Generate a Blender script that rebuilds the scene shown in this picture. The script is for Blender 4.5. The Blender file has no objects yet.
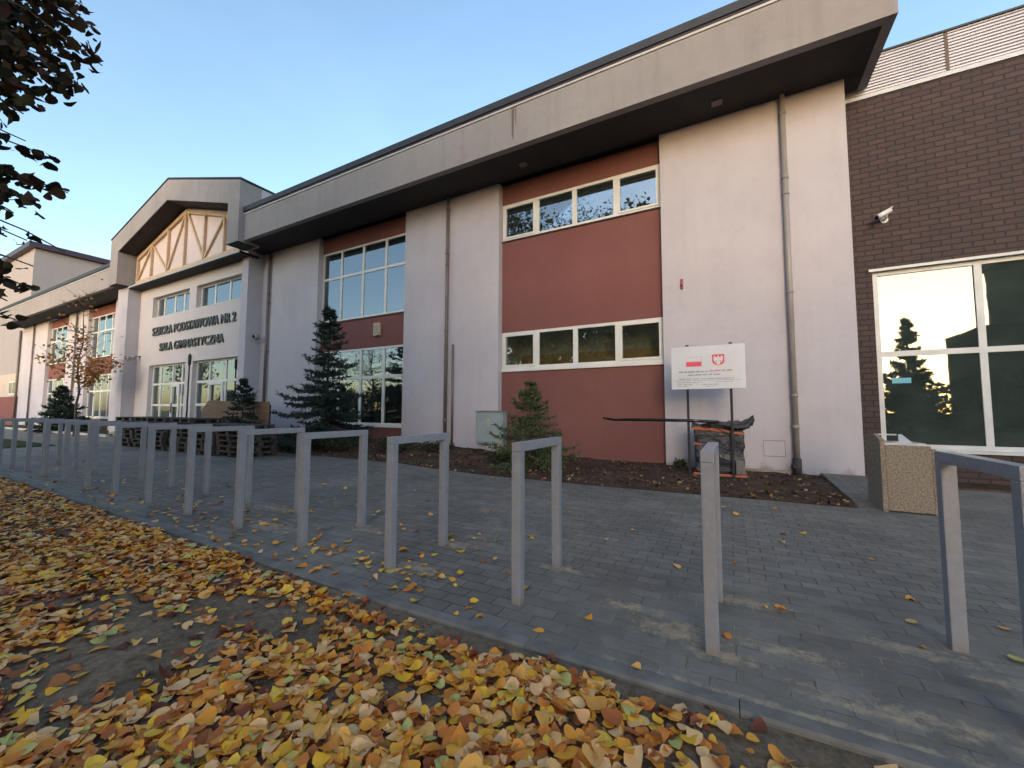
import bpy, bmesh, math, random
import numpy as np
from mathutils import Vector, Matrix

SC = bpy.context.scene
COL = SC.collection
rad = math.radians
random.seed(7)
RNG = np.random.default_rng(11)

# ------------------------------------------------------------------ materials
def new_mat(name):
    m = bpy.data.materials.new(name); m.use_nodes = True
    nt = m.node_tree
    return m, nt, nt.nodes, nt.links, nt.nodes['Principled BSDF']

def ramp(N, stops):
    r = N.new('ShaderNodeValToRGB'); e = r.color_ramp.elements
    while len(e) < len(stops): e.new(0.5)
    for i, (p, c) in enumerate(stops):
        e[i].position = p; e[i].color = (*c, 1)
    return r

def noise(N, L, vec, scale, detail=4, rough=0.55):
    n = N.new('ShaderNodeTexNoise'); n.inputs['Scale'].default_value = scale
    n.inputs['Detail'].default_value = detail; n.inputs['Roughness'].default_value = rough
    L.new(vec, n.inputs['Vector']); return n

def obj_coord(N, L, sc=(1, 1, 1)):
    t = N.new('ShaderNodeTexCoord'); mp = N.new('ShaderNodeMapping')
    mp.inputs['Scale'].default_value = sc
    L.new(t.outputs['Object'], mp.inputs['Vector']); return mp.outputs['Vector']

def mixc(N, L, fac, a, b, mode='MIX'):
    x = N.new('ShaderNodeMix'); x.data_type = 'RGBA'; x.blend_type = mode
    for k, v in ((0, fac), (6, a), (7, b)):
        if isinstance(v, (int, float)): x.inputs[k].default_value = v
        elif isinstance(v, tuple): x.inputs[k].default_value = (*v, 1)
        else: L.new(v, x.inputs[k])
    return x.outputs[2]

def vmath(N, L, op, a, b=None, clamp=False):
    m = N.new('ShaderNodeMath'); m.operation = op; m.use_clamp = clamp
    for i, v in ((0, a), (1, b)):
        if v is None: continue
        if isinstance(v, (int, float)): m.inputs[i].default_value = v
        else: L.new(v, m.inputs[i])
    return m.outputs[0]

def bump(N, L, P, h, strength=0.3, dist=0.01):
    b = N.new('ShaderNodeBump'); b.inputs['Strength'].default_value = strength
    b.inputs['Distance'].default_value = dist
    L.new(h, b.inputs['Height']); L.new(b.outputs['Normal'], P.inputs['Normal'])

def mat_noise(name, c1, c2, scale=4, rough=0.8, stretch=(1, 1, 1), bscale=60, bstr=0.2, bdist=0.005, metal=0.0, lo=0.35, hi=0.65, spec=0.5):
    m, nt, N, L, P = new_mat(name)
    v = obj_coord(N, L, stretch)
    n = noise(N, L, v, scale, 6)
    r = ramp(N, [(lo, c1), (hi, c2)]); L.new(n.outputs['Fac'], r.inputs['Fac'])
    L.new(r.outputs['Color'], P.inputs['Base Color'])
    P.inputs['Roughness'].default_value = rough; P.inputs['Metallic'].default_value = metal
    P.inputs['Specular IOR Level'].default_value = spec
    if bstr:
        v2 = obj_coord(N, L); n2 = noise(N, L, v2, bscale, 3)
        bump(N, L, P, n2.outputs['Fac'], bstr, bdist)
    return m

def mat_plaster(name, base, blotch, stain, streak=0.22, splash=False):
    m, nt, N, L, P = new_mat(name)
    v = obj_coord(N, L)
    n1 = noise(N, L, v, 0.55, 5, 0.6)
    r1 = ramp(N, [(0.38, base), (0.68, blotch)]); L.new(n1.outputs['Fac'], r1.inputs['Fac'])
    vs = obj_coord(N, L, (2.6, 2.6, 0.16))
    n2 = noise(N, L, vs, 1.6, 6, 0.65)
    r2 = ramp(N, [(0.5, (0, 0, 0)), (0.85, (1, 1, 1))]); L.new(n2.outputs['Fac'], r2.inputs['Fac'])
    c = mixc(N, L, vmath(N, L, 'MULTIPLY', r2.outputs['Color'], streak), r1.outputs['Color'], stain)
    n6 = noise(N, L, v, 2.4, 7, 0.72); r6 = ramp(N, [(0.52, (0, 0, 0)), (0.72, (1, 1, 1))]); L.new(n6.outputs['Fac'], r6.inputs['Fac'])
    c = mixc(N, L, vmath(N, L, 'MULTIPLY', r6.outputs['Color'], 0.30), c, stain)
    if splash:      # ragged mud splashes thrown up from the bed
        sx = N.new('ShaderNodeSeparateXYZ'); L.new(v, sx.inputs[0])
        n7 = noise(N, L, v, 3.0, 7, 0.75)
        lim = vmath(N, L, 'SUBTRACT', vmath(N, L, 'MULTIPLY', n7.outputs['Fac'], 1.1), 0.36)
        f7 = vmath(N, L, 'MULTIPLY', vmath(N, L, 'SUBTRACT', lim, sx.outputs['Z']), 5.0, True)
        c = mixc(N, L, vmath(N, L, 'MULTIPLY', f7, 0.55), c, (0.16, 0.115, 0.085))
    n4 = noise(N, L, v, 9, 4, 0.6)
    c = mixc(N, L, vmath(N, L, 'MULTIPLY', n4.outputs['Fac'], 0.14), c, stain)
    L.new(c, P.inputs['Base Color']); P.inputs['Roughness'].default_value = 0.92
    P.inputs['Specular IOR Level'].default_value = 0.2
    n3 = noise(N, L, v, 130, 2)
    bump(N, L, P, n3.outputs['Fac'], 0.35, 0.004)
    return m

def mat_leafy(name, cols, rough=0.6, trans=0.25):
    m, nt, N, L, P = new_mat(name)
    g = N.new('ShaderNodeNewGeometry')
    k = len(cols); r = ramp(N, [(i / k, c) for i, c in enumerate(cols)])
    r.color_ramp.interpolation = 'CONSTANT'
    L.new(g.outputs['Random Per Island'], r.inputs['Fac'])
    v = obj_coord(N, L); n = noise(N, L, v, 28, 3)
    c = mixc(N, L, vmath(N, L, 'MULTIPLY', n.outputs['Fac'], 0.35), r.outputs['Color'], tuple(x * 0.5 for x in cols[0]))
    L.new(c, P.inputs['Base Color']); P.inputs['Roughness'].default_value = rough
    P.inputs['Specular IOR Level'].default_value = 0.3
    if trans:
        t = N.new('ShaderNodeBsdfTranslucent'); L.new(c, t.inputs['Color'])
        mx = N.new('ShaderNodeMixShader'); mx.inputs[0].default_value = trans
        L.new(P.outputs[0], mx.inputs[1]); L.new(t.outputs[0], mx.inputs[2])
        L.new(mx.outputs[0], N['Material Output'].inputs['Surface'])
    return m

def mat_glass(name, refl_tint, base_refl, edge, through, veil=0.0):
    """window glass: coated mirror layer over a see-through pane"""
    m, nt, N, L, P = new_mat(name)
    N.remove(P)
    lw = N.new('ShaderNodeLayerWeight'); lw.inputs['Blend'].default_value = 0.45
    fac = vmath(N, L, 'ADD', vmath(N, L, 'MULTIPLY', lw.outputs['Fresnel'], edge), base_refl, True)
    tr = N.new('ShaderNodeBsdfTransparent'); tr.inputs['Color'].default_value = (*through, 1)
    gl = N.new('ShaderNodeBsdfGlossy'); gl.inputs['Color'].default_value = (*refl_tint, 1)
    gl.inputs['Roughness'].default_value = 0.015
    v = obj_coord(N, L); n = noise(N, L, v, 0.8, 2)
    b = N.new('ShaderNodeBump'); b.inputs['Strength'].default_value = 0.05; b.inputs['Distance'].default_value = 0.03
    L.new(n.outputs['Fac'], b.inputs['Height']); L.new(b.outputs['Normal'], gl.inputs['Normal'])
    mx = N.new('ShaderNodeMixShader'); L.new(fac, mx.inputs[0])
    L.new(tr.outputs[0], mx.inputs[1]); L.new(gl.outputs[0], mx.inputs[2])
    out = mx.outputs[0]
    if veil:
        df = N.new('ShaderNodeBsdfDiffuse'); df.inputs['Color'].default_value = (0.34, 0.44, 0.40, 1)  # greenish haze painted over the pane to veil and soften its reflections
        n9 = noise(N, L, v, 2.2, 5, 0.7)
        m2 = N.new('ShaderNodeMixShader'); L.new(vmath(N, L, 'MULTIPLY', n9.outputs['Fac'], veil * 2), m2.inputs[0])
        L.new(out, m2.inputs[1]); L.new(df.outputs[0], m2.inputs[2]); out = m2.outputs[0]
    L.new(out, N['Material Output'].inputs['Surface'])
    return m

def mat_brick(name):
    m, nt, N, L, P = new_mat(name)
    t = N.new('ShaderNodeTexCoord'); s = N.new('ShaderNodeSeparateXYZ'); L.new(t.outputs['Object'], s.inputs[0])
    c = N.new('ShaderNodeCombineXYZ'); L.new(s.outputs['X'], c.inputs['X']); L.new(s.outputs['Z'], c.inputs['Y'])
    b = N.new('ShaderNodeTexBrick'); L.new(c.outputs[0], b.inputs['Vector'])
    b.inputs['Scale'].default_value = 1.0; b.inputs['Brick Width'].default_value = 0.27
    b.inputs['Row Height'].default_value = 0.105; b.inputs['Mortar Size'].default_value = 0.0125
    b.inputs['Mortar Smooth'].default_value = 0.25; b.inputs['Bias'].default_value = -0.1
    b.inputs['Color1'].default_value = (0.050, 0.0245, 0.0215, 1); b.inputs['Color2'].default_value = (0.074, 0.037, 0.032, 1)
    b.inputs['Mortar'].default_value = (0.009, 0.006, 0.006, 1)
    n = noise(N, L, t.outputs['Object'], 7, 5)
    col = mixc(N, L, vmath(N, L, 'MULTIPLY', n.outputs['Fac'], 0.5), b.outputs['Color'], (0.028, 0.020, 0.022))
    L.new(col, P.inputs['Base Color']); P.inputs['Roughness'].default_value = 0.75
    n2 = noise(N, L, t.outputs['Object'], 60, 3)
    h = vmath(N, L, 'SUBTRACT', vmath(N, L, 'MULTIPLY', n2.outputs['Fac'], 0.25), b.outputs['Fac'])
    bump(N, L, P, h, 0.7, 0.012)
    return m

def mat_paving(name, width=0.215, row=0.117, sand=True):
    m, nt, N, L, P = new_mat(name)
    t = N.new('ShaderNodeTexCoord'); O = t.outputs['Object']
    nd = noise(N, L, O, 2.2, 4)
    wob = N.new('ShaderNodeVectorMath'); wob.operation = 'MULTIPLY_ADD'
    L.new(nd.outputs['Color'], wob.inputs[0]); wob.inputs[1].default_value = (0.03, 0.03, 0); L.new(O, wob.inputs[2])
    b = N.new('ShaderNodeTexBrick'); L.new(wob.outputs[0], b.inputs['Vector'])
    b.inputs['Scale'].default_value = 1.0; b.inputs['Brick Width'].default_value = width
    b.inputs['Row Height'].default_value = row; b.inputs['Mortar Size'].default_value = 0.0042
    b.inputs['Mortar Smooth'].default_value = 0.5; b.inputs['Bias'].default_value = 0.0
    b.inputs['Color1'].default_value = (0.180, 0.157, 0.133, 1); b.inputs['Color2'].default_value = (0.235, 0.209, 0.180, 1)
    b.inputs['Mortar'].default_value = (0.052, 0.045, 0.037, 1)
    n1 = noise(N, L, O, 0.7, 6, 0.65); n2 = noise(N, L, O, 6, 5, 0.7)
    r1 = ramp(N, [(0.3, (0.66, 0.66, 0.68)), (0.7, (1.2, 1.19, 1.16))]); L.new(n1.outputs['Fac'], r1.inputs['Fac'])
    c = mixc(N, L, 1.0, b.outputs['Color'], r1.outputs['Color'], 'MULTIPLY')
    r2 = ramp(N, [(0.35, (0.82, 0.82, 0.82)), (0.7, (1.12, 1.12, 1.12))]); L.new(n2.outputs['Fac'], r2.inputs['Fac'])
    c = mixc(N, L, 1.0, c, r2.outputs['Color'], 'MULTIPLY')
    # pale dried salts
    n5 = noise(N, L, O, 2.3, 6, 0.75); r5 = ramp(N, [(0.56, (0, 0, 0)), (0.75, (1, 1, 1))]); L.new(n5.outputs['Fac'], r5.inputs['Fac'])
    c = mixc(N, L, vmath(N, L, 'MULTIPLY', r5.outputs['Color'], 0.28), c, (0.25, 0.236, 0.22))
    hgt = vmath(N, L, 'SUBTRACT', vmath(N, L, 'MULTIPLY', noise(N, L, O, 90, 2).outputs['Fac'], 0.15), b.outputs['Fac'])
    if sand:
        tot = None
        blobs = [(0.3, 2.125, 1.3, .035), (1.3, 2.15, .9, .04), (-0.30, 2.55, .36, .17), (-0.05, 2.42, .26, .10), (0.22, 2.62, .34, .10), (0.62, 2.34, .55, .07), (0.85, 2.95, .36, .10),
                 (-0.62, 2.72, .30, .10), (-2.2, 2.55, .4, .14), (-2.35, 3.15, .35, .14), (-1.2, 3.1, .35, .1), (0.5, 2.28, .5, .05), (1.1, 2.3, .45, .08),
                 (-4.4, 2.7, .6, .2), (-5.2, 3.2, .6, .2), (-3.4, 3.1, .3, .12), (0.05, 3.15, .35, .10), (1.25, 2.8, .35, .12)]
        for (x, y, rx, ry) in blobs:
            mp = N.new('ShaderNodeMapping'); mp.vector_type = 'TEXTURE'
            mp.inputs['Location'].default_value = (x, y, 0); mp.inputs['Scale'].default_value = (rx, ry, 1)
            L.new(O, mp.inputs['Vector'])
            ln = N.new('ShaderNodeVectorMath'); ln.operation = 'LENGTH'; L.new(mp.outputs[0], ln.inputs[0])
            f = vmath(N, L, 'SUBTRACT', 1.0, ln.outputs['Value'], True)
            tot = f if tot is None else vmath(N, L, 'MAXIMUM', tot, f)
        n3 = noise(N, L, O, 13, 8, 0.78)
        s = vmath(N, L, 'ADD', tot, vmath(N, L, 'MULTIPLY', vmath(N, L, 'SUBTRACT', n3.outputs['Fac'], 0.55), 5.0))
        s = vmath(N, L, 'MULTIPLY', s, vmath(N, L, 'MULTIPLY', tot, 4.5, True), True)
        c = mixc(N, L, vmath(N, L, 'MULTIPLY', s, 0.72), c, (0.52, 0.38, 0.23))
        # sand left in joints
        sz = N.new('ShaderNodeMapping'); sz.vector_type = 'TEXTURE'; sz.inputs['Location'].default_value = (0.6, 2.5, 0); sz.inputs['Scale'].default_value = (2.2, 1.3, 1)
        L.new(O, sz.inputs['Vector']); szl = N.new('ShaderNodeVectorMath'); szl.operation = 'LENGTH'; L.new(sz.outputs[0], szl.inputs[0])
        near_ = vmath(N, L, 'MULTIPLY', vmath(N, L, 'SUBTRACT', 1.0, szl.outputs['Value'], True), 2.5, True)
        jm = vmath(N, L, 'MULTIPLY', b.outputs['Fac'], vmath(N, L, 'MAXIMUM', near_, vmath(N, L, 'MULTIPLY', vmath(N, L, 'SUBTRACT', n1.outputs['Fac'], 0.50), 6.0, True)))
        n8 = noise(N, L, O, 4.5, 5, 0.7)
        jm = vmath(N, L, 'MULTIPLY', jm, vmath(N, L, 'MULTIPLY', vmath(N, L, 'SUBTRACT', n8.outputs['Fac'], 0.34), 3.2, True))
        c = mixc(N, L, vmath(N, L, 'MULTIPLY', jm, 0.75), c, (0.44, 0.355, 0.25))
    L.new(c, P.inputs['Base Color'])
    P.inputs['Roughness'].default_value = 0.72; P.inputs['Specular IOR Level'].default_value = 0.35
    bump(N, L, P, hgt, 0.6, 0.006)
    return m

M = {}
M['plaster'] = mat_plaster('pale_plaster', (0.455, 0.420, 0.458), (0.51, 0.475, 0.508), (0.34, 0.302, 0.312), 0.25, True)
M['plaster_entry'] = mat_plaster('entry_plaster', (0.54, 0.485, 0.48), (0.58, 0.525, 0.52), (0.43, 0.38, 0.38))
M['red'] = mat_plaster('brick_red_render', (0.188, 0.077, 0.070), (0.212, 0.089, 0.081), (0.145, 0.066, 0.058), 0.3, True)
M['fascia'] = mat_plaster('fascia_render', (0.285, 0.258, 0.252), (0.325, 0.297, 0.29), (0.175, 0.158, 0.152), 0.55)
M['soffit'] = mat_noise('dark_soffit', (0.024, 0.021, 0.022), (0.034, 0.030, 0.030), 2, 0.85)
M['roof'] = mat_noise('dark_roof_sheet', (0.018, 0.019, 0.022), (0.03, 0.03, 0.034), 3, 0.6)
M['flash'] = mat_noise('pale_metal_flashing', (0.42, 0.41, 0.40), (0.5, 0.49, 0.47), 5, 0.5)
M['frame'] = mat_noise('white_upvc', (0.62, 0.60, 0.57), (0.68, 0.66, 0.63), 3, 0.45, bstr=0)
M['alu'] = mat_noise('white_aluminium', (0.46, 0.46, 0.47), (0.54, 0.54, 0.55), 3, 0.4, bstr=0)
M['sill_dark'] = mat_noise('dark_sill', (0.03, 0.027, 0.027), (0.05, 0.045, 0.045), 5, 0.5, bstr=0)
M['glass'] = mat_glass('window_glass', (0.86, 0.93, 1.0), 0.15, 0.85, (0.80, 0.83, 0.82), 0.02)
M['glass_coated'] = mat_glass('coated_glass', (0.78, 0.82, 0.76), 0.08, 0.30, (0.25, 0.32, 0.30), 0.075)
M['room'] = mat_noise('room_plaster', (0.58, 0.54, 0.42), (0.64, 0.60, 0.48), 1.0, 0.9, bstr=0)
M['ochre'] = mat_noise('ochre_panelling', (0.55, 0.34, 0.07), (0.62, 0.40, 0.10), 2.0, 0.7, bstr=0)
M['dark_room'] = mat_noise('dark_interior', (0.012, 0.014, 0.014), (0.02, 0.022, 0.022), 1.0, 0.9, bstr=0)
M['curtain'] = mat_noise('pale_curtain', (0.45, 0.45, 0.46), (0.55, 0.55, 0.56), 3, 0.9, (8, 8, 0.3), bstr=0)
M['brick'] = mat_brick('dark_brick')
M['cladding'] = mat_noise('ribbed_metal', (0.36, 0.345, 0.365), (0.42, 0.40, 0.42), 1.2, 0.42, (1, 1, 0.3), bstr=0, metal=0.35)
M['timber'] = mat_noise('tan_painted_timber', (0.50, 0.345, 0.22), (0.56, 0.40, 0.265), 6, 0.7)
M['gable_panel'] = mat_plaster('gable_infill', (0.62, 0.51, 0.48), (0.67, 0.56, 0.53), (0.46, 0.37, 0.35))
M['letter'] = mat_noise('dark_letter_metal', (0.022, 0.024, 0.024), (0.04, 0.042, 0.04), 8, 0.45, bstr=0)
M['pipe'] = mat_noise('grey_drainpipe', (0.24, 0.205, 0.19), (0.31, 0.275, 0.255), 3, 0.5, (1, 1, .4), bstr=0)
M['pipe_brown'] = mat_noise('brown_drainpipe', (0.12, 0.092, 0.085), (0.17, 0.13, 0.12), 3, 0.5, (1, 1, .4), bstr=0)
M['cast_iron'] = mat_noise('dark_cast_iron', (0.025, 0.02, 0.02), (0.05, 0.04, 0.038), 12, 0.7)
M['steel'] = mat_noise('galvanised_paint', (0.205, 0.203, 0.222), (0.29, 0.286, 0.305), 5, 0.42, (1, 1, 0.25), bscale=120, bstr=0.08, metal=0.25)
def mat_hoop():
    m, nt, N, L, P = new_mat('galvanised_hoop_paint')
    v = obj_coord(N, L); n = noise(N, L, v, 14, 6, 0.7); n2 = noise(N, L, obj_coord(N, L, (40, 40, 3)), 1.0, 5, 0.7); n3 = noise(N, L, v, 3, 3)
    r = ramp(N, [(0.3, (0.235, 0.238, 0.272)), (0.7, (0.30, 0.303, 0.338))]); L.new(n.outputs['Fac'], r.inputs['Fac'])
    r2 = ramp(N, [(0.62, (0, 0, 0)), (0.70, (1, 1, 1))]); L.new(n2.outputs['Fac'], r2.inputs['Fac'])
    c = mixc(N, L, vmath(N, L, 'MULTIPLY', r2.outputs['Color'], 0.35), r.outputs['Color'], (0.37, 0.372, 0.395))
    sx = N.new('ShaderNodeSeparateXYZ'); L.new(v, sx.inputs[0])          # dried mud splashes at the feet
    f = vmath(N, L, 'MULTIPLY', vmath(N, L, 'SUBTRACT', vmath(N, L, 'SUBTRACT', vmath(N, L, 'MULTIPLY', n.outputs['Fac'], 0.35), 0.10), sx.outputs['Z']), 12.0, True)
    c = mixc(N, L, vmath(N, L, 'MULTIPLY', f, 0.6), c, (0.22, 0.17, 0.12))
    L.new(c, P.inputs['Base Color']); P.inputs['Metallic'].default_value = 0.1
    L.new(vmath(N, L, 'ADD', vmath(N, L, 'MULTIPLY', n3.outputs['Fac'], 0.3), 0.25), P.inputs['Roughness'])
    bump(N, L, P, n.outputs['Fac'], 0.08, 0.003); return m
M['hoop'] = mat_hoop()
M['kerb'] = mat_noise('concrete_kerb', (0.12, 0.106, 0.092), (0.205, 0.185, 0.16), 5, 0.85, bscale=50, bstr=0.5)
M['concrete'] = mat_noise('plinth_concrete', (0.22, 0.19, 0.165), (0.32, 0.28, 0.24), 4, 0.9, bscale=40, bstr=0.4)
M['paving'] = mat_paving('grey_block_paving')
M['tar'] = mat_noise('road_tar', (0.045, 0.045, 0.05), (0.07, 0.07, 0.075), 3, 0.9)

def mat_soil(name, c1, c2, c3):
    m, nt, N, L, P = new_mat(name)
    v = obj_coord(N, L)
    n1 = noise(N, L, v, 1.7, 8, 0.7); n2 = noise(N, L, v, 26, 5, 0.7)
    r = ramp(N, [(0.3, c1), (0.55, c2), (0.75, c3)]); L.new(n1.outputs['Fac'], r.inputs['Fac'])
    r2 = ramp(N, [(0.3, (0.5, 0.5, 0.5)), (0.7, (1.35, 1.3, 1.25))]); L.new(n2.outputs['Fac'], r2.inputs['Fac'])
    c = mixc(N, L, 1.0, r.outputs['Color'], r2.outputs['Color'], 'MULTIPLY')
    L.new(c, P.inputs['Base Color']); P.inputs['Roughness'].default_value = 0.95
    P.inputs['Specular IOR Level'].default_value = 0.15
    n3 = noise(N, L, v, 45, 6, 0.75)
    bump(N, L, P, n3.outputs['Fac'], 0.7, 0.02)
    return m
M['dirt'] = mat_soil('bare_dirt', (0.13, 0.096, 0.068), (0.22, 0.163, 0.113), (0.33, 0.25, 0.17))
M['mulch'] = mat_soil('brown_mulch', (0.040, 0.026, 0.020), (0.092, 0.057, 0.040), (0.155, 0.098, 0.066))
M['lawn'] = mat_soil('lawn_turf', (0.022, 0.030, 0.012), (0.05, 0.058, 0.022), (0.10, 0.085, 0.035))
M['fallen'] = mat_leafy('fallen_linden_leaf', [(0.84, 0.36, 0.040), (0.88, 0.43, 0.090), (0.68, 0.23, 0.030), (0.86, 0.50, 0.20), (0.42, 0.11, 0.030),
                                              (0.92, 0.51, 0.035), (0.82, 0.36, 0.075), (0.84, 0.45, 0.13), (0.88, 0.56, 0.26), (0.90, 0.45, 0.030), (0.56, 0.16, 0.030), (0.92, 0.58, 0.07),
                                              (0.50, 0.50, 0.16), (0.80, 0.43, 0.18), (0.60, 0.19, 0.03), (0.82, 0.32, 0.035), (0.76, 0.30, 0.050), (0.88, 0.53, 0.25), (0.36, 0.09, 0.030), (0.86, 0.41, 0.05), (0.86, 0.52, 0.25), (0.70, 0.22, 0.04)], 0.5, 0.12)
M['fallen_under'] = mat_leafy('rotting_red_leaf', [(0.22, 0.060, 0.028), (0.14, 0.040, 0.022), (0.32, 0.095, 0.034), (0.10, 0.034, 0.022), (0.40, 0.15, 0.045), (0.20, 0.085, 0.045)], 0.6, 0.05)
M['fallen_old'] = mat_leafy('withered_leaf', [(0.20, 0.115, 0.06), (0.10, 0.05, 0.026), (0.34, 0.23, 0.13), (0.06, 0.034, 0.02), (0.24, 0.12, 0.04), (0.13, 0.07, 0.036)], 0.8, 0)
M['tree_leaf'] = mat_leafy('backlit_leaf_tone', [(0.030, 0.024, 0.010), (0.022, 0.020, 0.010), (0.050, 0.028, 0.012), (0.018, 0.017, 0.009), (0.044, 0.020, 0.014), (0.034, 0.030, 0.010)], 0.75, 0.2)  # leaf colours darkened to read as backlit silhouettes
M['far_leaf'] = mat_leafy('autumn_leaf', [(0.05, 0.06, 0.02), (0.07, 0.07, 0.02), (0.12, 0.075, 0.02), (0.035, 0.045, 0.018), (0.16, 0.085, 0.02)], 0.6, 0.2)
M['orange_leaf'] = mat_leafy('orange_leaf', [(0.35, 0.16, 0.04), (0.42, 0.21, 0.06), (0.26, 0.10, 0.03), (0.30, 0.22, 0.07)], 0.6, 0.3)
M['needle_dark'] = mat_leafy('blue_spruce_needle', [(0.026, 0.044, 0.036), (0.034, 0.056, 0.045), (0.020, 0.034, 0.028), (0.045, 0.068, 0.055)], 0.65, 0)
M['needle_green'] = mat_leafy('green_spruce_needle', [(0.062, 0.085, 0.034), (0.085, 0.115, 0.046), (0.043, 0.065, 0.030), (0.11, 0.13, 0.058)], 0.65, 0)
M['shrub'] = mat_leafy('low_juniper', [(0.028, 0.040, 0.020), (0.045, 0.058, 0.028), (0.06, 0.065, 0.03), (0.02, 0.03, 0.016), (0.08, 0.07, 0.035)], 0.7, 0)
M['bark'] = mat_noise('tree_bark', (0.035, 0.026, 0.02), (0.09, 0.07, 0.055), 9, 0.95, (3, 3, 0.6), bscale=30, bstr=0.8, bdist=0.02)
M['pallet'] = mat_noise('weathered_pallet_wood', (0.030, 0.023, 0.020), (0.095, 0.072, 0.060), 5, 0.9, (0.6, 6, 6))
M['plywood'] = mat_noise('brown_plywood', (0.16, 0.088, 0.048), (0.23, 0.135, 0.075), 2.5, 0.75, (0.5, 1, 6))
M['paver_slab'] = mat_noise('stacked_concrete_slab', (0.12, 0.105, 0.095), (0.2, 0.18, 0.165), 5, 0.9)
M['sign_white'] = mat_noise('board_white', (0.56, 0.56, 0.59), (0.61, 0.61, 0.64), 2, 0.4, bstr=0)
M['sign_red'] = mat_noise('print_red', (0.66, 0.055, 0.10), (0.70, 0.07, 0.12), 2, 0.5, bstr=0)
M['sign_grey'] = mat_noise('print_grey', (0.20, 0.20, 0.25), (0.26, 0.26, 0.31), 2, 0.5, bstr=0)
M['sign_pink'] = mat_noise('print_pink', (0.42, 0.17, 0.20), (0.48, 0.22, 0.25), 2, 0.5, bstr=0)
M['sign_blue'] = mat_noise('print_blue', (0.18, 0.22, 0.42), (0.24, 0.28, 0.48), 2, 0.5, bstr=0)
M['post'] = mat_noise('dark_steel_post', (0.014, 0.012, 0.017), (0.022, 0.02, 0.026), 5, 0.75, bstr=0)
M['orange'] = mat_noise('orange_strip', (0.36, 0.095, 0.045), (0.44, 0.14, 0.07), 7, 0.7, bstr=0)
M['cabinet'] = mat_noise('grey_cabinet_paint', (0.25, 0.29, 0.30), (0.31, 0.35, 0.36), 3, 0.5, bscale=90, bstr=0.05)
M['cabinet_mark'] = mat_noise('worn_yellow_mark', (0.45, 0.36, 0.14), (0.55, 0.46, 0.22), 20, 0.6, bstr=0)
M['bin_concrete'] = mat_noise('pebbled_concrete', (0.13, 0.10, 0.075), (0.38, 0.30, 0.225), 55, 0.9, bscale=70, bstr=0.9, bdist=0.015, lo=0.3, hi=0.7)
M['bin_side'] = mat_noise('smooth_concrete', (0.19, 0.17, 0.155), (0.27, 0.245, 0.225), 14, 0.9, bscale=70, bstr=0.5)
M['alarm_red'] = mat_noise('alarm_red', (0.30, 0.03, 0.035), (0.36, 0.045, 0.05), 4, 0.45, bstr=0)
M['beige_box'] = mat_noise('beige_box_paint', (0.42, 0.30, 0.16), (0.48, 0.36, 0.20), 4, 0.5, bstr=0)
M['lens'] = mat_noise('black_lens', (0.008, 0.008, 0.009), (0.012, 0.012, 0.013), 4, 0.12, bstr=0)
M['teal'] = mat_noise('teal_sign', (0.08, 0.36, 0.46), (0.12, 0.42, 0.52), 4, 0.5, bstr=0)
M['far_beige'] = mat_plaster('far_beige_wall', (0.46, 0.39, 0.33), (0.50, 0.43, 0.37), (0.38, 0.32, 0.27))
M['tall_wall'] = mat_plaster('grey_pink_wall', (0.315, 0.285, 0.29), (0.345, 0.31, 0.315), (0.29, 0.25, 0.245))
M['stain'] = mat_noise('dried_rust_stain', (0.10, 0.075, 0.06), (0.16, 0.125, 0.10), 30, 0.9, (6, 6, 1), bstr=0)
M['street_wall'] = mat_noise('dull_street_wall', (0.05, 0.055, 0.05), (0.07, 0.075, 0.07), 1.5, 0.9)
M['purple_roof'] = mat_noise('plum_roof_edge', (0.030, 0.016, 0.032), (0.05, 0.027, 0.05), 4, 0.5, bstr=0)

def mat_plastic_wrap():
    m, nt, N, L, P = new_mat('black_plastic_wrap')
    v = obj_coord(N, L, (1, 1, 2.2))
    n = noise(N, L, v, 3.2, 5, 0.6); n.inputs['Distortion'].default_value = 1.2
    r = ramp(N, [(0.35, (0.012, 0.012, 0.015)), (0.7, (0.06, 0.062, 0.075))]); L.new(n.outputs['Fac'], r.inputs['Fac'])
    L.new(r.outputs['Color'], P.inputs['Base Color']); P.inputs['Roughness'].default_value = 0.28
    bump(N, L, P, n.outputs['Fac'], 0.9, 0.06)
    return m
M['wrap'] = mat_plastic_wrap()

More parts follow.
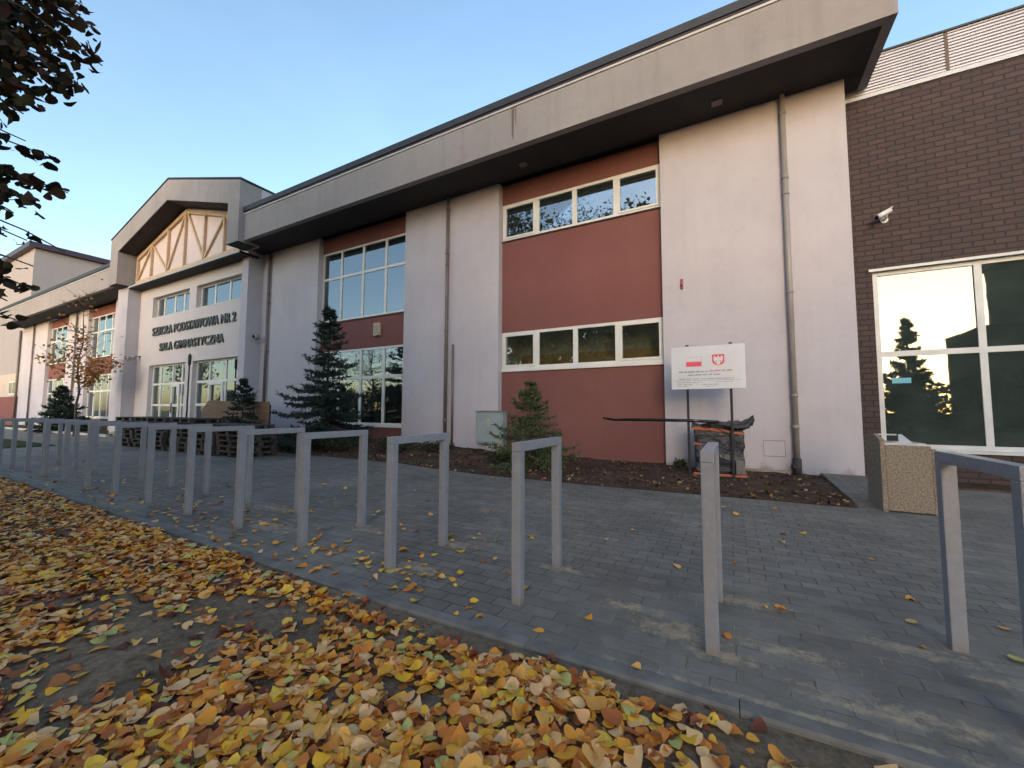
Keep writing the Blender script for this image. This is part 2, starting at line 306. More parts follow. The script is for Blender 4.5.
# ------------------------------------------------------------------ mesh helpers
class MB:
    def __init__(s, origin=(0, 0, 0)):
        s.bm = bmesh.new(); s.o = Vector(origin)
    def box(s, x0, x1, y0, y1, z0, z1, bev=0.0):
        vs = [s.bm.verts.new(Vector(p) - s.o) for p in ((x0, y0, z0), (x1, y0, z0), (x1, y1, z0), (x0, y1, z0), (x0, y0, z1), (x1, y0, z1), (x1, y1, z1), (x0, y1, z1))]
        fs = [s.bm.faces.new([vs[i] for i in f]) for f in ((3, 2, 1, 0), (4, 5, 6, 7), (0, 1, 5, 4), (1, 2, 6, 5), (2, 3, 7, 6), (3, 0, 4, 7))]
        if bev:
            es = list({e for f in fs for e in f.edges})
            bmesh.ops.bevel(s.bm, geom=es, offset=bev, segments=2, profile=0.6, affect='EDGES')
        return s
    def prism(s, pts, d):
        """planar polygon pts extruded by vector d"""
        d = Vector(d); n = len(pts)
        a = [s.bm.verts.new(Vector(p) - s.o) for p in pts]; b = [s.bm.verts.new(Vector(p) + d - s.o) for p in pts]
        s.bm.faces.new(a); s.bm.faces.new(b[::-1])
        for i in range(n): s.bm.faces.new((a[i], b[i], b[(i + 1) % n], a[(i + 1) % n]))
        return s
    def quad(s, *pts):
        s.bm.faces.new([s.bm.verts.new(Vector(p) - s.o) for p in pts]); return s
    def bar(s, p0, p1, w, h, up=(0, 0, 1)):
        """box section along a line"""
        p0 = Vector(p0); p1 = Vector(p1); d = (p1 - p0).normalized(); u = Vector(up)
        a = d.cross(u).normalized() * w / 2; b = a.cross(d).normalized() * h / 2
        return s.prism([p0 - a - b, p0 + a - b, p0 + a + b, p0 - a + b], p1 - p0)
    def tube(s, pts, r, n=10, cap=True):
        pts = [Vector(p) for p in pts]; rs = r if isinstance(r, (list, tuple)) else [r] * len(pts)
        rings = []
        ref = Vector((0.31, 0.77, 0.55))
        for i, p in enumerate(pts):
            t = (pts[min(i + 1, len(pts) - 1)] - pts[max(i - 1, 0)]).normalized()
            a = t.cross(ref)
            if a.length < 0.1: a = t.cross(Vector((1, 0, 0)))
            a.normalize(); b = t.cross(a)
            rings.append([s.bm.verts.new(p + (a * math.cos(2 * math.pi * k / n) + b * math.sin(2 * math.pi * k / n)) * rs[i] - s.o) for k in range(n)])
        for i in range(len(rings) - 1):
            for k in range(n):
                f = s.bm.faces.new((rings[i][k], rings[i][(k + 1) % n], rings[i + 1][(k + 1) % n], rings[i + 1][k])); f.smooth = True
        if cap:
            s.bm.faces.new(rings[0][::-1]); s.bm.faces.new(rings[-1])
        return s
    def build(s, name, mat, parent=None):
        bmesh.ops.recalc_face_normals(s.bm, faces=s.bm.faces[:])
        me = bpy.data.meshes.new(name); s.bm.to_mesh(me); s.bm.free()
        return link(name, me, mat, parent, s.o if parent is None else None)

def link(name, me, mat, parent=None, loc=None):
    ob = bpy.data.objects.new(name, me); COL.objects.link(ob)
    for m in (mat if isinstance(mat, (list, tuple)) else [mat]): me.materials.append(m)
    if parent is not None: ob.parent = parent
    elif loc is not None: ob.location = loc
    return ob

def arrays(name, V, F, mat, parent=None, loc=None, smooth=False):
    me = bpy.data.meshes.new(name)
    V = np.asarray(V, dtype=np.float32)
    if isinstance(F, np.ndarray):
        k = F.shape[1]; nf = F.shape[0]
        me.vertices.add(len(V)); me.vertices.foreach_set('co', V.ravel())
        me.loops.add(nf * k); me.loops.foreach_set('vertex_index', F.astype(np.int32).ravel())
        me.polygons.add(nf); me.polygons.foreach_set('loop_start', np.arange(0, nf * k, k, dtype=np.int32))
        me.update(calc_edges=True); me.validate()
    else:
        me.from_pydata([tuple(v) for v in V], [], F); me.update()
    if smooth: me.polygons.foreach_set('use_smooth', np.ones(len(me.polygons), dtype=bool))
    return link(name, me, mat, parent, loc)

def thing(name, label, cat, loc=(0, 0, 0), group=None):
    o = bpy.data.objects.new(name, None); COL.objects.link(o); o.location = loc; o.empty_display_size = 0.2
    return tag(o, label, cat, group)
def tag(o, label=None, cat=None, group=None, kind=None):
    if label: o['label'] = label
    if cat: o['category'] = cat
    if group: o['group'] = group
    if kind: o['kind'] = kind
    return o
def copy_tree(o, parent=None):
    c = o.copy(); COL.objects.link(c)
    if parent is not None: c.parent = parent
    for ch in list(o.children): copy_tree(ch, c)
    return c

# ------------------------------------------------------------------ setting
D = 9.6          # facade plane of the piers
R = 9.8          # recessed red bays
def kerb_y(x):
    pts = [(-70, 3.55), (-13, 2.33), (-2.2, 2.085), (-0.5, 2.09), (4, 2.16), (16, 2.4)]
    return float(np.interp(x, [p[0] for p in pts], [p[1] for p in pts]))

# ground: one dirt sheet to the horizon with a fine relief near the camera
gx = np.concatenate([np.array([-700, -250, -110, -70, -45, -30]), np.arange(-20, 6.01, 0.12), np.array([9, 14, 25, 60, 200, 700])])
gy = np.concatenate([np.array([-700, -250, -90, -45, -25, -14]), np.arange(-6, 2.5, 0.12), np.array([4, 8, 14, 25, 60, 200, 700])])
def gnoise(x, y):
    return (np.sin(x * 2.1 + 1.3 * np.sin(y * 1.7)) * np.cos(y * 2.6 + x) * 0.018 + np.sin(x * 7.3 + y * 3.1) * np.sin(y * 8.7 - x * 2.2) * 0.007)
def ground_z(x, y):
    near = np.clip((y + 9) / 3, 0, 1) * np.clip((x + 22) / 3, 0, 1) * np.clip((8 - x) / 3, 0, 1) * np.clip((2.0 - y) / 0.4, 0, 1)
    up = np.clip((y - 1.55) / 0.4, 0, 1) * np.clip((2.6 - y) / 0.3, 0, 1)
    return -0.055 + near * (gnoise(x, y) + 0.02) + 0.035 * up * np.clip((x + 14) / 2, 0, 1) * np.clip((4 - x) / 1, 0, 1)
GX, GY = np.meshgrid(gx, gy)
GZ = ground_z(GX, GY)
V = np.stack([GX.ravel(), GY.ravel(), GZ.ravel()], 1)
nx, ny = len(gx), len(gy)
idx = np.arange(nx * ny).reshape(ny, nx)
F = np.stack([idx[:-1, :-1].ravel(), idx[:-1, 1:].ravel(), idx[1:, 1:].ravel(), idx[1:, :-1].ravel()], 1)
tag(arrays('ground', V, F, M['dirt'], smooth=True), kind='structure')

xs = [-70, -40, -25, -13, -8, -4, -2.2, -0.5, 1, 2.5, 4, 8, 16]
mb = MB()
for a, b in zip(xs[:-1], xs[1:]):
    mb.quad((a, kerb_y(a), 0), (b, kerb_y(b), 0), (b, 12, 0), (a, 12, 0))
bmesh.ops.remove_doubles(mb.bm, verts=mb.bm.verts[:], dist=0.0005)
tag(mb.build('pavement', M['paving']), kind='structure')
# kerb stones, one metre each, in a single run
mb = MB()
x = -40.0
while x < 10:
    b = x + 0.996
    y0, y1 = kerb_y(x), kerb_y(b)
    t = random.uniform(-0.003, 0.003)
    w = 0.085
    p = [(x, y0 - w, -0.25), (x, y0 - 0.002, -0.25), (x, y0 - 0.002, 0.006 + t), (x, y0 - w + 0.012, 0.006 + t), (x, y0 - w, -0.006 + t)]
    mb.prism(p, (b - x, y1 - y0, 0)); x += 1.0
tag(mb.build('kerb', M['kerb']), kind='structure')

# planting bed along the facade
bed_edge = [(-16.9, 7.45), (-13, 7.38), (-8.5, 7.36), (-7, 7.30), (-5.6, 6.98), (-4.4, 6.80), (-2.3, 6.74), (-0.5, 6.80), (1.44, 6.88)]
ex = [p[0] for p in bed_edge]; ey = [p[1] for p in bed_edge]
bx = np.linspace(-16.9, 1.44, 190); bt = np.linspace(0, 1, 34)
BX, BT = np.meshgrid(bx, bt)
BY0 = np.interp(BX, ex, ey); BY = BY0 + (9.85 - BY0) * BT
def bed_z(x, t):
    rise = np.interp(x, [-17, -9, -6, -3, 2], [0.30, 0.28, 0.16, 0.07, 0.03])
    bumpy = (np.sin(x * 5.1 + t * 9) * np.cos(t * 23 + x * 2.3) * 0.014 + np.sin(x * 13.7 - t * 31) * 0.008)
    edge = np.clip(t * 12, 0, 1)
    return 0.006 + edge * (0.012 + rise * np.clip(t * 1.3, 0, 1) + bumpy * np.clip((1.44 - x) * 3, 0, 1))
V = np.stack([BX.ravel(), BY.ravel(), bed_z(BX, BT).ravel()], 1)
idx = np.arange(BX.size).reshape(BX.shape)
F = np.stack([idx[:-1, :-1].ravel(), idx[:-1, 1:].ravel(), idx[1:, 1:].ravel(), idx[1:, :-1].ravel()], 1)
tag(arrays('planting_bed', V, F, M['mulch'], smooth=True), kind='structure')
def bed_height(x, y):
    y0 = np.interp(x, ex, ey); return float(bed_z(np.array(x), np.array(np.clip((y - y0) / (9.85 - y0), 0, 1))))
# paved apron between bed and brick building, rising a little to the wall
mb = MB()
mb.prism([(1.47, 7.05, 0.004), (1.47, D - 0.002, 0.004), (1.47, D - 0.002, 0.10)], (0.64, 0, 0))
tag(mb.build('apron_paving', M['paving']), kind='structure')
# soil strip under the brick building's window
mb = MB(); mb.box(2.2, 14, 9.35, 10.09, -0.05, 0.03)
tag(mb.build('soil_strip', M['mulch']), kind='structure')
# lawns and path on the far left
mb = MB(); mb.box(-48, -26.5, 7.7, 9.55, -0.05, 0.06, 0.02)
tag(mb.build('lawn', M['lawn']), kind='structure')
mb = MB(); mb.box(-48, -25.2, 7.55, 7.69, -0.05, 0.10)
tag(mb.build('lawn_kerb', M['flash']), kind='structure')
mb = MB(); mb.box(-46, -20.5, 3.6, 4.9, -0.05, 0.03, 0.01)
tag(mb.build('turf_island', M['lawn']), kind='structure')

# ------------------------------------------------------------------ school building
SB = thing('school_building', 'long two-storey pale school hall with brick red window bays and gabled entrance', 'building', (-7, D, 0))
SO = SB.location.copy()
def P(name, mat, parent=None, f=None):
    mb = MB(SO); f(mb); return mb.build(name, M[mat], parent or SB)

def window(x0, x1, z0, z1, y, cols, rows, fw=0.075, mw=0.085, parent=None, origin=None, frame='frame', glass='glass', name='window', sill=None, sash=()):
    """frame ring + mullions as the window; panes and sill are its pieces; cols/rows: inner divider positions"""
    parent = parent or SB; o = origin if origin is not None else SO
    mb = MB(o); d0, d1 = y, y + 0.07
    mb.box(x0, x1, d0, d1, z0, z0 + fw); mb.box(x0, x1, d0, d1, z1 - fw, z1)
    mb.box(x0, x0 + fw, d0, d1, z0 + fw, z1 - fw); mb.box(x1 - fw, x1, d0, d1, z0 + fw, z1 - fw)
    xe = [x0 + fw] + [c for c in cols] + [x1 - fw]; ze = [z0 + fw] + [r for r in rows] + [z1 - fw]
    for c in cols: mb.box(c - mw / 2, c + mw / 2, d0 + 0.004, d1 - 0.004, z0 + fw, z1 - fw)
    for r_ in rows:
        edges = [x0 + fw] + [q for c in cols for q in (c - mw / 2, c + mw / 2)] + [x1 - fw]
        for a, b in zip(edges[0::2], edges[1::2]): mb.box(a, b, d0 + 0.004, d1 - 0.004, r_ - mw / 2, r_ + mw / 2)
    for (a, b, c_, d_) in sash:                      # opening sash: an extra inner ring set proud
        s = 0.05
        mb.box(a, b, d0 - 0.018, d0 + 0.02, c_, c_ + s); mb.box(a, b, d0 - 0.018, d0 + 0.02, d_ - s, d_)
        mb.box(a, a + s, d0 - 0.018, d0 + 0.02, c_ + s, d_ - s); mb.box(b - s, b, d0 - 0.018, d0 + 0.02, c_ + s, d_ - s)
    w = mb.build(name, M[frame], parent)
    mb = MB(o); mb.box(x0 + fw, x1 - fw, d0 + 0.030, d0 + 0.042, z0 + fw, z1 - fw)
    mb.build('pane', M[glass], w)
    if sill:
        mb = MB(o); mb.box(x0 - 0.02, x1 + 0.02, y - sill[1], y + 0.05, z0 - sill[2], z0 - 0.002)
        mb.build('sill', M[sill[0]], w)
    return w

def room(x0, x1, z0, z1, y0, y1, mat='room', ochre=0.0, parent=None, origin=None):
    o = origin if origin is not None else SO; par = parent or SB
    mb = MB(o)
    mb.quad((x0, y1, z0), (x1, y1, z0), (x1, y1, z1), (x0, y1, z1)); mb.quad((x0, y0, z0), (x1, y0, z0), (x1, y1, z0), (x0, y1, z0))
    mb.quad((x0, y0, z1), (x1, y0, z1), (x1, y1, z1), (x0, y1, z1)); mb.quad((x0, y0, z0), (x0, y1, z0), (x0, y1, z1), (x0, y0, z1))
    mb.quad((x1, y0, z0), (x1, y1, z0), (x1, y1, z1), (x1, y0, z1))
    r_ = mb.build('room_interior', M[mat], par)
    if ochre:
        mb = MB(o); mb.box(x0 + 0.05, x1 - 0.05, y1 - 0.05, y1 - 0.01, z0 + 0.01, z0 + ochre)
        mb.build('wall_panelling', M['ochre'], r_)
    return r_

def pier(x0, x1, z1=7.72, y0=D): P('pier', 'plaster', None, lambda m: m.box(x0, x1, y0, 10.05, -0.3, z1))
for a, b in ((-1.29, 2.12), (-9.13, -5.62), (-17.0, -13.45), (-31.85, -27.2), (-39.5, -36.0), (-49.6, -43.7)): pier(a, b)

def bay_ribbon(x0, x1):
    a, b = x0, x1
    for z0, z1 in ((-0.3, 2.335), (3.44, 6.045), (7.14, 7.72)):
        P('red_panel', 'red', None, lambda m: m.box(a, b, R, 10.05, z0, z1))
    q = [a + (b - a) * k / 4 for k in (1, 2, 3)]
    for z0, z1, si in ((2.41, 3.44, ('frame', 0.05, 0.075)), (6.075, 7.14, ('sill_dark', 0.045, 0.03))):
        window(a + 0.01, b - 0.003, z0, z1, R + 0.005, q, [], 0.075, 0.12, sill=si,
               sash=[(a + 0.075, q[0] - 0.055, z0 + 0.065, z1 - 0.065), (q[2] + 0.055, b - 0.07, z0 + 0.065, z1 - 0.065)])
    room(a, b, 2.0, 3.7, 9.90, 10.9, 'room', 0.90)
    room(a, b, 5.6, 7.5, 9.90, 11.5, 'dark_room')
def bay_tall(x0, x1, blinds=False):
    a, b = x0, x1
    for z0, z1 in ((-0.3, 0.70), (3.41, 4.455), (7.14, 7.72)):
        P('red_panel', 'red', None, lambda m: m.box(a, b, R, 10.05, z0, z1))
    q = [a + (b - a) * k for k in (0.24, 0.50, 0.755)]
    window(a + 0.01, b - 0.003, 0.775, 3.405, R + 0.005, q, [2.39], 0.065, 0.10, sill=('frame', 0.06, 0.075))
    window(a + 0.01, b - 0.003, 4.49, 7.14, R + 0.005, q, [6.13], 0.065, 0.085, sill=('sill_dark', 0.045, 0.035))
    room(a, b, 0.5, 3.7, 9.90, 11.2, 'room', 1.35)
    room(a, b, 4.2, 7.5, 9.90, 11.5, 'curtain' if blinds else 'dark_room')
bay_ribbon(-5.62, -1.29)
bay_tall(-13.45, -9.13)
bay_tall(-36.0, -31.85, True)
bay_tall(-43.7, -39.5, True)
# solid body behind the rooms, roof, eaves
P('wall', 'plaster', None, lambda m: (m.box(-49.6, 2.12, 12.0, 24, -0.3, 7.70), m.box(1.9, 2.12, 10.06, 11.99, -0.3, 7.70)))
P('roof', 'roof', None, lambda m: m.prism([(-16.12, 8.26, 8.80), (-16.12, 8.26, 8.98), (-16.12, 24.5, 10.2), (-16.12, 24.5, 8.80)], (18.75, 0, 0)))
P('roof', 'roof', None, lambda m: m.prism([(-49.6, 8.26, 8.80), (-49.6, 8.26, 8.98), (-49.6, 24.5, 9.4), (-49.6, 24.5, 8.80)], (21.5, 0, 0)))
for a, b in ((-16.13, 2.57), (-49.6, -28.06)):
    fa = P('fascia', 'fascia', None, lambda m: m.box(a, b, 8.33, 8.50, 7.70, 8.70))
    P('flashing', 'flash', fa, lambda m: m.box(a, b, 8.305, 8.50, 8.703, 8.755))
    P('gutter', 'purple_roof', fa, lambda m: m.box(a, b, 8.29, 8.50, 8.758, 8.80))
P('fascia', 'fascia', None, lambda m: m.box(2.42, 2.57, 8.503, 10.06, 7.70, 8.70))
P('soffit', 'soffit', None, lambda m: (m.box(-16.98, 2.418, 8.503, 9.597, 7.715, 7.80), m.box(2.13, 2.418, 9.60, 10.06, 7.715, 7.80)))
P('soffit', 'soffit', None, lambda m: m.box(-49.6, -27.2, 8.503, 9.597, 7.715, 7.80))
for xv in (-0.07, -4.61): P('soffit_vent', 'pipe_brown', None, lambda m: m.box(xv - 0.1, xv + 0.1, 9.02, 9.2, 7.695, 7.713))
# rain streak under the roof joint, a real stain of its own: thin dried film on the fascia
for xs_, w_, z_ in ((-4.50, 0.08, 7.86), (-4.42, 0.035, 8.2)):
    P('rust_stain', 'stain', None, lambda m: m.prism([(xs_ - w_ / 2, 8.328, 8.69), (xs_ + w_ / 2, 8.328, 8.69), (xs_ + w_ * .25, 8.328, z_), (xs_ - w_ * .3, 8.328, z_ + .1)], (0, 0.001, 0)))

def downpipe(x, mat, zb=0.34, r=0.052, z_top=7.72, bend=True):
    y = D - 0.085
    d = P('downpipe', mat, None, lambda m: (m.tube([(x, y, z_top), (x, y, zb)], r, 14), m.tube([(x, y, 1.0), (x, y, 0.93)], r + 0.012, 14), m.tube([(x, y, 6.0), (x, y, 5.93)], r + 0.010, 14)))
    for zb_ in (1.55, 3.6, 5.6, 7.3): P('bracket', mat, d, lambda m: (m.tube([(x, y, zb_), (x, y, zb_ + 0.04)], r + 0.012, 14), m.bar((x, y + .05, zb_ + .02), (x, D, zb_ + .02), 0.03, 0.03)))
    P('shoe', 'cast_iron', d, lambda m: (m.tube([(x, y, zb + 0.02), (x, y, -0.05)], r + 0.022, 14), m.tube([(x - .075, y, zb * .55), (x - .02, y - 0.03, zb * .6)], 0.05, 10)))
downpipe(1.10, 'pipe'); downpipe(-7.36, 'pipe_brown'); downpipe(-16.42, 'pipe_brown'); downpipe(-37.7, 'pipe_brown'); downpipe(-46.5, 'pipe_brown')
# old pipe stub beside the second downpipe
P('conduit', 'pipe_brown', None, lambda m: m.tube([(-7.14, D - 0.04, 0.2), (-7.14, D - 0.04, 3.2)], 0.035, 10))
# plinth patch and inspection hatch
P('plinth_patch', 'concrete', None, lambda m: m.box(0.24, 1.00, 9.52, D - 0.003, -0.2, 0.11, 0.015))
ha = P('wall_hatch', 'sign_grey', None, lambda m: (m.box(0.56, 0.93, D - 0.006, D - 0.003, 0.675, 0.69), m.box(0.56, 0.93, D - 0.006, D - 0.003, 0.365, 0.38), m.box(0.56, 0.572, D - 0.006, D - 0.003, 0.38, 0.675), m.box(0.918, 0.93, D - 0.006, D - 0.003, 0.38, 0.675)))
# ---- gabled entrance
EY = 9.15
P('entrance_wall', 'plaster_entry', None, lambda m: [m.box(*q) for q in (
    (-28.3, -25.72, EY, 9.45, -0.3, 7.60), (-22.02, -21.38, EY, 9.45, -0.3, 7.60), (-17.72, -17.003, EY, 9.45, -0.3, 7.60),
    (-25.72, -22.02, EY, 9.45, 6.93, 7.60), (-21.38, -17.72, EY, 9.45, 6.93, 7.60),
    (-25.72, -22.02, EY, 9.45, 3.46, 5.90), (-21.38, -17.72, EY, 9.45, 3.46, 5.90))])
P('pier', 'plaster', None, lambda m: m.box(-28.38, -27.15, 8.62, EY - 0.003, -0.3, 7.58))
P('pier', 'plaster', None, lambda m: m.box(-17.46, -17.0, 9.02, D, -0.3, 7.70))
for a, b in ((-25.72, -22.02), (-21.38, -17.72)):
    q = [a + (b - a) * k / 3 for k in (1, 2)]
    if a < -25: q = [a + (b - a) * k for k in (0.2, 0.5, 0.75)]
    window(a, b, 5.93, 6.93, EY + 0.20, q, [], 0.07, 0.10, sill=('sill_dark', 0.06, 0.03))
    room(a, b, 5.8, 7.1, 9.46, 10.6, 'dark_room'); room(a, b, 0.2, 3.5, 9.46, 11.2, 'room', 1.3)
dq = [-24.85, -23.65, -22.72]
window(-25.72, -22.02, 0.35, 3.46, EY + 0.18, dq, [1.49, 2.52], 0.07, 0.10)
window(-21.38, -17.72, 0.35, 3.46, EY + 0.18, [-20.25, -18.95], [1.49, 2.52], 0.07, 0.11)
for a, b in ((-23.58, -22.80), (-20.18, -19.02)):
    d = P('door', 'frame', None, lambda m: (m.box(a, a + .11, EY + .12, EY + .17, 0.38, 2.46), m.box(b - .11, b, EY + .12, EY + .17, 0.38, 2.46), m.box(a + .11, b - .11, EY + .12, EY + .17, 2.35, 2.46), m.box(a + .11, b - .11, EY + .12, EY + .17, 0.38, 0.55), m.box(a + .11, b - .11, EY + .12, EY + .17, 1.4, 1.52)))
    P('handle', 'post', d, lambda m: m.tube([(a + .16, EY + .09, 1.1), (a + .16, EY + .09, 1.6)], 0.02, 8))
P('notice', 'sign_white', None, lambda m: m.box(-23.0, -22.74, EY + .10, EY + .115, 1.95, 2.35))
P('entrance_step', 'concrete', None, lambda m: (m.box(-27, -17.5, 8.2, EY - 0.01, -0.1, 0.17), m.box(-27, -17.5, 8.6, EY - 0.01, 0.172, 0.34)))
# ledge with truss gable above it
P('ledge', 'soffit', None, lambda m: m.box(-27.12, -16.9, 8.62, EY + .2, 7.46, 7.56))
P('ledge_flashing', 'flash', None, lambda m: m.box(-27.12, -16.9, 8.59, 8.617, 7.50, 7.575))
gc = -22.09
def gz(x, z_mid, z_side, half): return z_mid - (z_mid - z_side) * abs(x - gc) / half
P('gable_panel', 'gable_panel', None, lambda m: m.prism([(-27.11, 8.95, 7.565), (-16.92, 8.95, 7.565), (-16.92, 8.95, 9.30), (gc, 8.95, 10.72), (-27.11, 8.95, 9.30)], (0, 0.3, 0)))
def truss(m):
    y = 8.895
    def b_(x0, z0, x1, z1, w=0.13): m.bar((x0, y, z0), (x1, y, z1), w, 0.10, (0, 1, 0))
    e = 0.20
    zt = lambda x: gz(x, 10.70, 9.27, 5.1) - e
    b_(-27.0, zt(-27.0) , gc, zt(gc), 0.19); b_(gc, zt(gc), -17.0, zt(-17.0), 0.19)
    b_(-27.05, 7.84, -16.95, 7.84, 0.14)
    for dx in (-4.9, -3.35, -1.65, 0, 1.75, 3.4, 4.9): m.bar((gc + dx, y - .012, 7.85), (gc + dx, y - .012, zt(gc + dx)), 0.09, 0.10, (0, 1, 0))
    y2 = y + 0.012
    for (x0, z0, x1, z1) in ((0.05, zt(gc), 1.75, 7.92), (3.4, zt(gc + 3.4), 1.75, 7.92), (-0.05, zt(gc), -1.65, 7.92), (-3.35, zt(gc - 3.35), -1.65, 7.92), (-3.35, zt(gc - 3.35), -4.9, 7.92), (3.4, zt(gc + 3.4), 4.9, 7.92)):
        m.bar((gc + x0, y2, z0), (gc + x1, y2, z1), 0.085, 0.10, (0, 1, 0))
P('truss', 'timber', None, truss)
# portal: heavy gable frame hanging in front of it
XL, XR = -28.05, -16.135
def portal(m):
    y = 8.12; d = (0, 0.80, 0)
    op = [(XL, y, 10.0), (gc, y, 11.65), (XR, y, 10.0)]; ip = [(-27.12, y, 9.27), (gc, y, 10.70), (-16.93, y, 9.27)]
    m.prism([op[0], (XL, y, 7.62), (-27.12, y, 7.62), ip[0]], d)
    m.prism([op[2], ip[2], (-16.93, y, 7.62), (XR, y, 7.62)], d)
    m.prism([op[0], ip[0], ip[1], op[1]], d); m.prism([op[1], ip[1], ip[2], op[2]], d)
P('portal', 'fascia', None, portal)
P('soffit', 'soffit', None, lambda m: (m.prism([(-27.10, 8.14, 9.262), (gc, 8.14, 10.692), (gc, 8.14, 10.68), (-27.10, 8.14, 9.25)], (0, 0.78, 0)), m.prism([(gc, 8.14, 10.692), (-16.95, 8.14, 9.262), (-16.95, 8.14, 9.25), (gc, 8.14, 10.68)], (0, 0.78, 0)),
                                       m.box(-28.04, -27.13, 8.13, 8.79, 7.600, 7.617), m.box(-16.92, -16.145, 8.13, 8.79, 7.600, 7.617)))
P('entrance_roof', 'roof', None, lambda m: (m.prism([(XL - .04, 8.10, 10.02), (gc, 8.10, 11.68), (gc, 8.10, 11.74), (XL - .04, 8.10, 10.08)], (0, 15, 0)), m.prism([(gc, 8.10, 11.68), (XR + .04, 8.10, 10.02), (XR + .04, 8.10, 10.08), (gc, 8.10, 11.74)], (0, 15, 0))))
P('entrance_side', 'plaster', None, lambda m: m.box(XR - .25, XR, 8.925, 23, 7.81, 10.01))
P('entrance_side', 'plaster', None, lambda m: m.box(XL, XL + .25, 8.925, 23, 7.81, 10.01))

def text_mesh(name, body, x0, x1, z0, z1, y, mat, parent):
    cu = bpy.data.curves.new(name, 'FONT'); cu.body = body; cu.extrude = 0.02; cu.offset = 0.02; cu.space_character = 1.05
    ob = bpy.data.objects.new(name, cu); COL.objects.link(ob)
    bpy.context.view_layer.update()
    me = bpy.data.meshes.new_from_object(ob.evaluated_get(bpy.context.evaluated_depsgraph_get()))
    bpy.data.objects.remove(ob)
    n = len(me.vertices); co = np.zeros(n * 3); me.vertices.foreach_get('co', co); co = co.reshape(-1, 3)
    mn, mx = co.min(0), co.max(0)
    cap = 0.73   # capital height share of the font size; diacritics may reach above
    out = np.zeros_like(co)
    out[:, 0] = x0 + (co[:, 0] - mn[0]) / (mx[0] - mn[0]) * (x1 - x0)
    out[:, 2] = z0 + co[:, 1] / cap * (z1 - z0)
    out[:, 1] = y - (co[:, 2] - mn[2]) / (mx[2] - mn[2]) * 0.06
    me.vertices.foreach_set('co', (out - np.array(SO)).ravel()); me.update()
    return link(name, me, mat, parent)
text_mesh('lettering', 'SZKOŁA PODSTAWOWA NR 2', -25.45, -17.95, 4.95, 5.36, EY - 0.002, M['letter'], SB)
text_mesh('lettering', 'SALA GIMNASTYCZNA', -24.60, -18.80, 4.13, 4.52, EY - 0.002, M['letter'], SB)

# ------------------------------------------------------------------ brick building
BB = thing('brick_building', 'dark brown brick building with ribbed metal parapet and wide coated window', 'building', (7, 10.1, 0))
BO = BB.location.copy(); BYP = 10.1
def Q(name, mat, parent, f):
    mb = MB(BO); f(mb); return mb.build(name, M[mat], parent or BB)
Q('wall', 'brick', None, lambda m: [m.box(*q) for q in ((2.121, 2.50, BYP, 10.5, -0.2, 7.49), (2.50, 9.4, BYP, 10.5, 3.98, 7.49), (2.50, 9.4, BYP, 10.5, -0.2, 0.56), (9.4, 15, BYP, 10.5, -0.2, 7.49), (2.121, 15, 12.6, 13, -0.2, 7.49), (14.7, 15, 10.5, 12.6, -0.2, 7.49))])
def ribs(m):
    n = 13; z0, z1 = 7.575, 8.36; h = (z1 - z0) / n
    pts = []
    for i in range(n):
        z = z0 + i * h
        pts += [(BYP + .01, z + h * .05), (BYP + .036, z + h * .22), (BYP + .036, z + h * .42), (BYP + .01, z + h * .60)]
    pr_ = [(2.123, BYP + .01, z0)] + [(2.123, a, b) for a, b in pts] + [(2.123, BYP + .01, z1), (2.123, BYP + .3, z1), (2.123, BYP + .3, z0)]
    m.prism(pr_, (13, 0, 0))
cl = Q('parapet_cladding', 'cladding', None, ribs)
Q('base_flashing', 'alu', cl, lambda m: m.box(2.123, 15.1, BYP - .03, BYP + .3, 7.493, 7.572))
Q('top_flashing', 'roof', cl, lambda m: m.box(2.123, 15.1, BYP - .02, BYP + .32, 8.363, 8.40))
Q('stain_strip', 'stain', cl, lambda m: m.box(3.72, 3.77, BYP + .0055, BYP + .0095, 7.58, 8.355))  # brown rust mark on the cladding, built as a thin strip
Q('roof', 'roof', None, lambda m: m.box(2.123, 15, 10.41, 13, 7.50, 7.7))
bw = window(2.50, 9.4, 0.58, 3.975, BYP + .05, [3.95, 5.45, 6.95, 8.2], [2.36], 0.085, 0.10, parent=BB, origin=BO, frame='alu', glass='glass_coated', sill=('alu', 0.10, 0.05))
Q('head_flashing', 'alu', bw, lambda m: m.box(2.44, 9.46, BYP - .05, BYP - .003, 3.965, 4.015))
Q('sign_patch', 'teal', bw, lambda m: m.box(2.72, 2.99, BYP + .078, BYP + .079, 1.80, 1.90))  # teal sign seen in the pane, added as a flat patch on the glass
room(2.3, 9.6, 0.3, 4.3, 10.51, 12.4, 'dark_room', parent=BB, origin=BO)

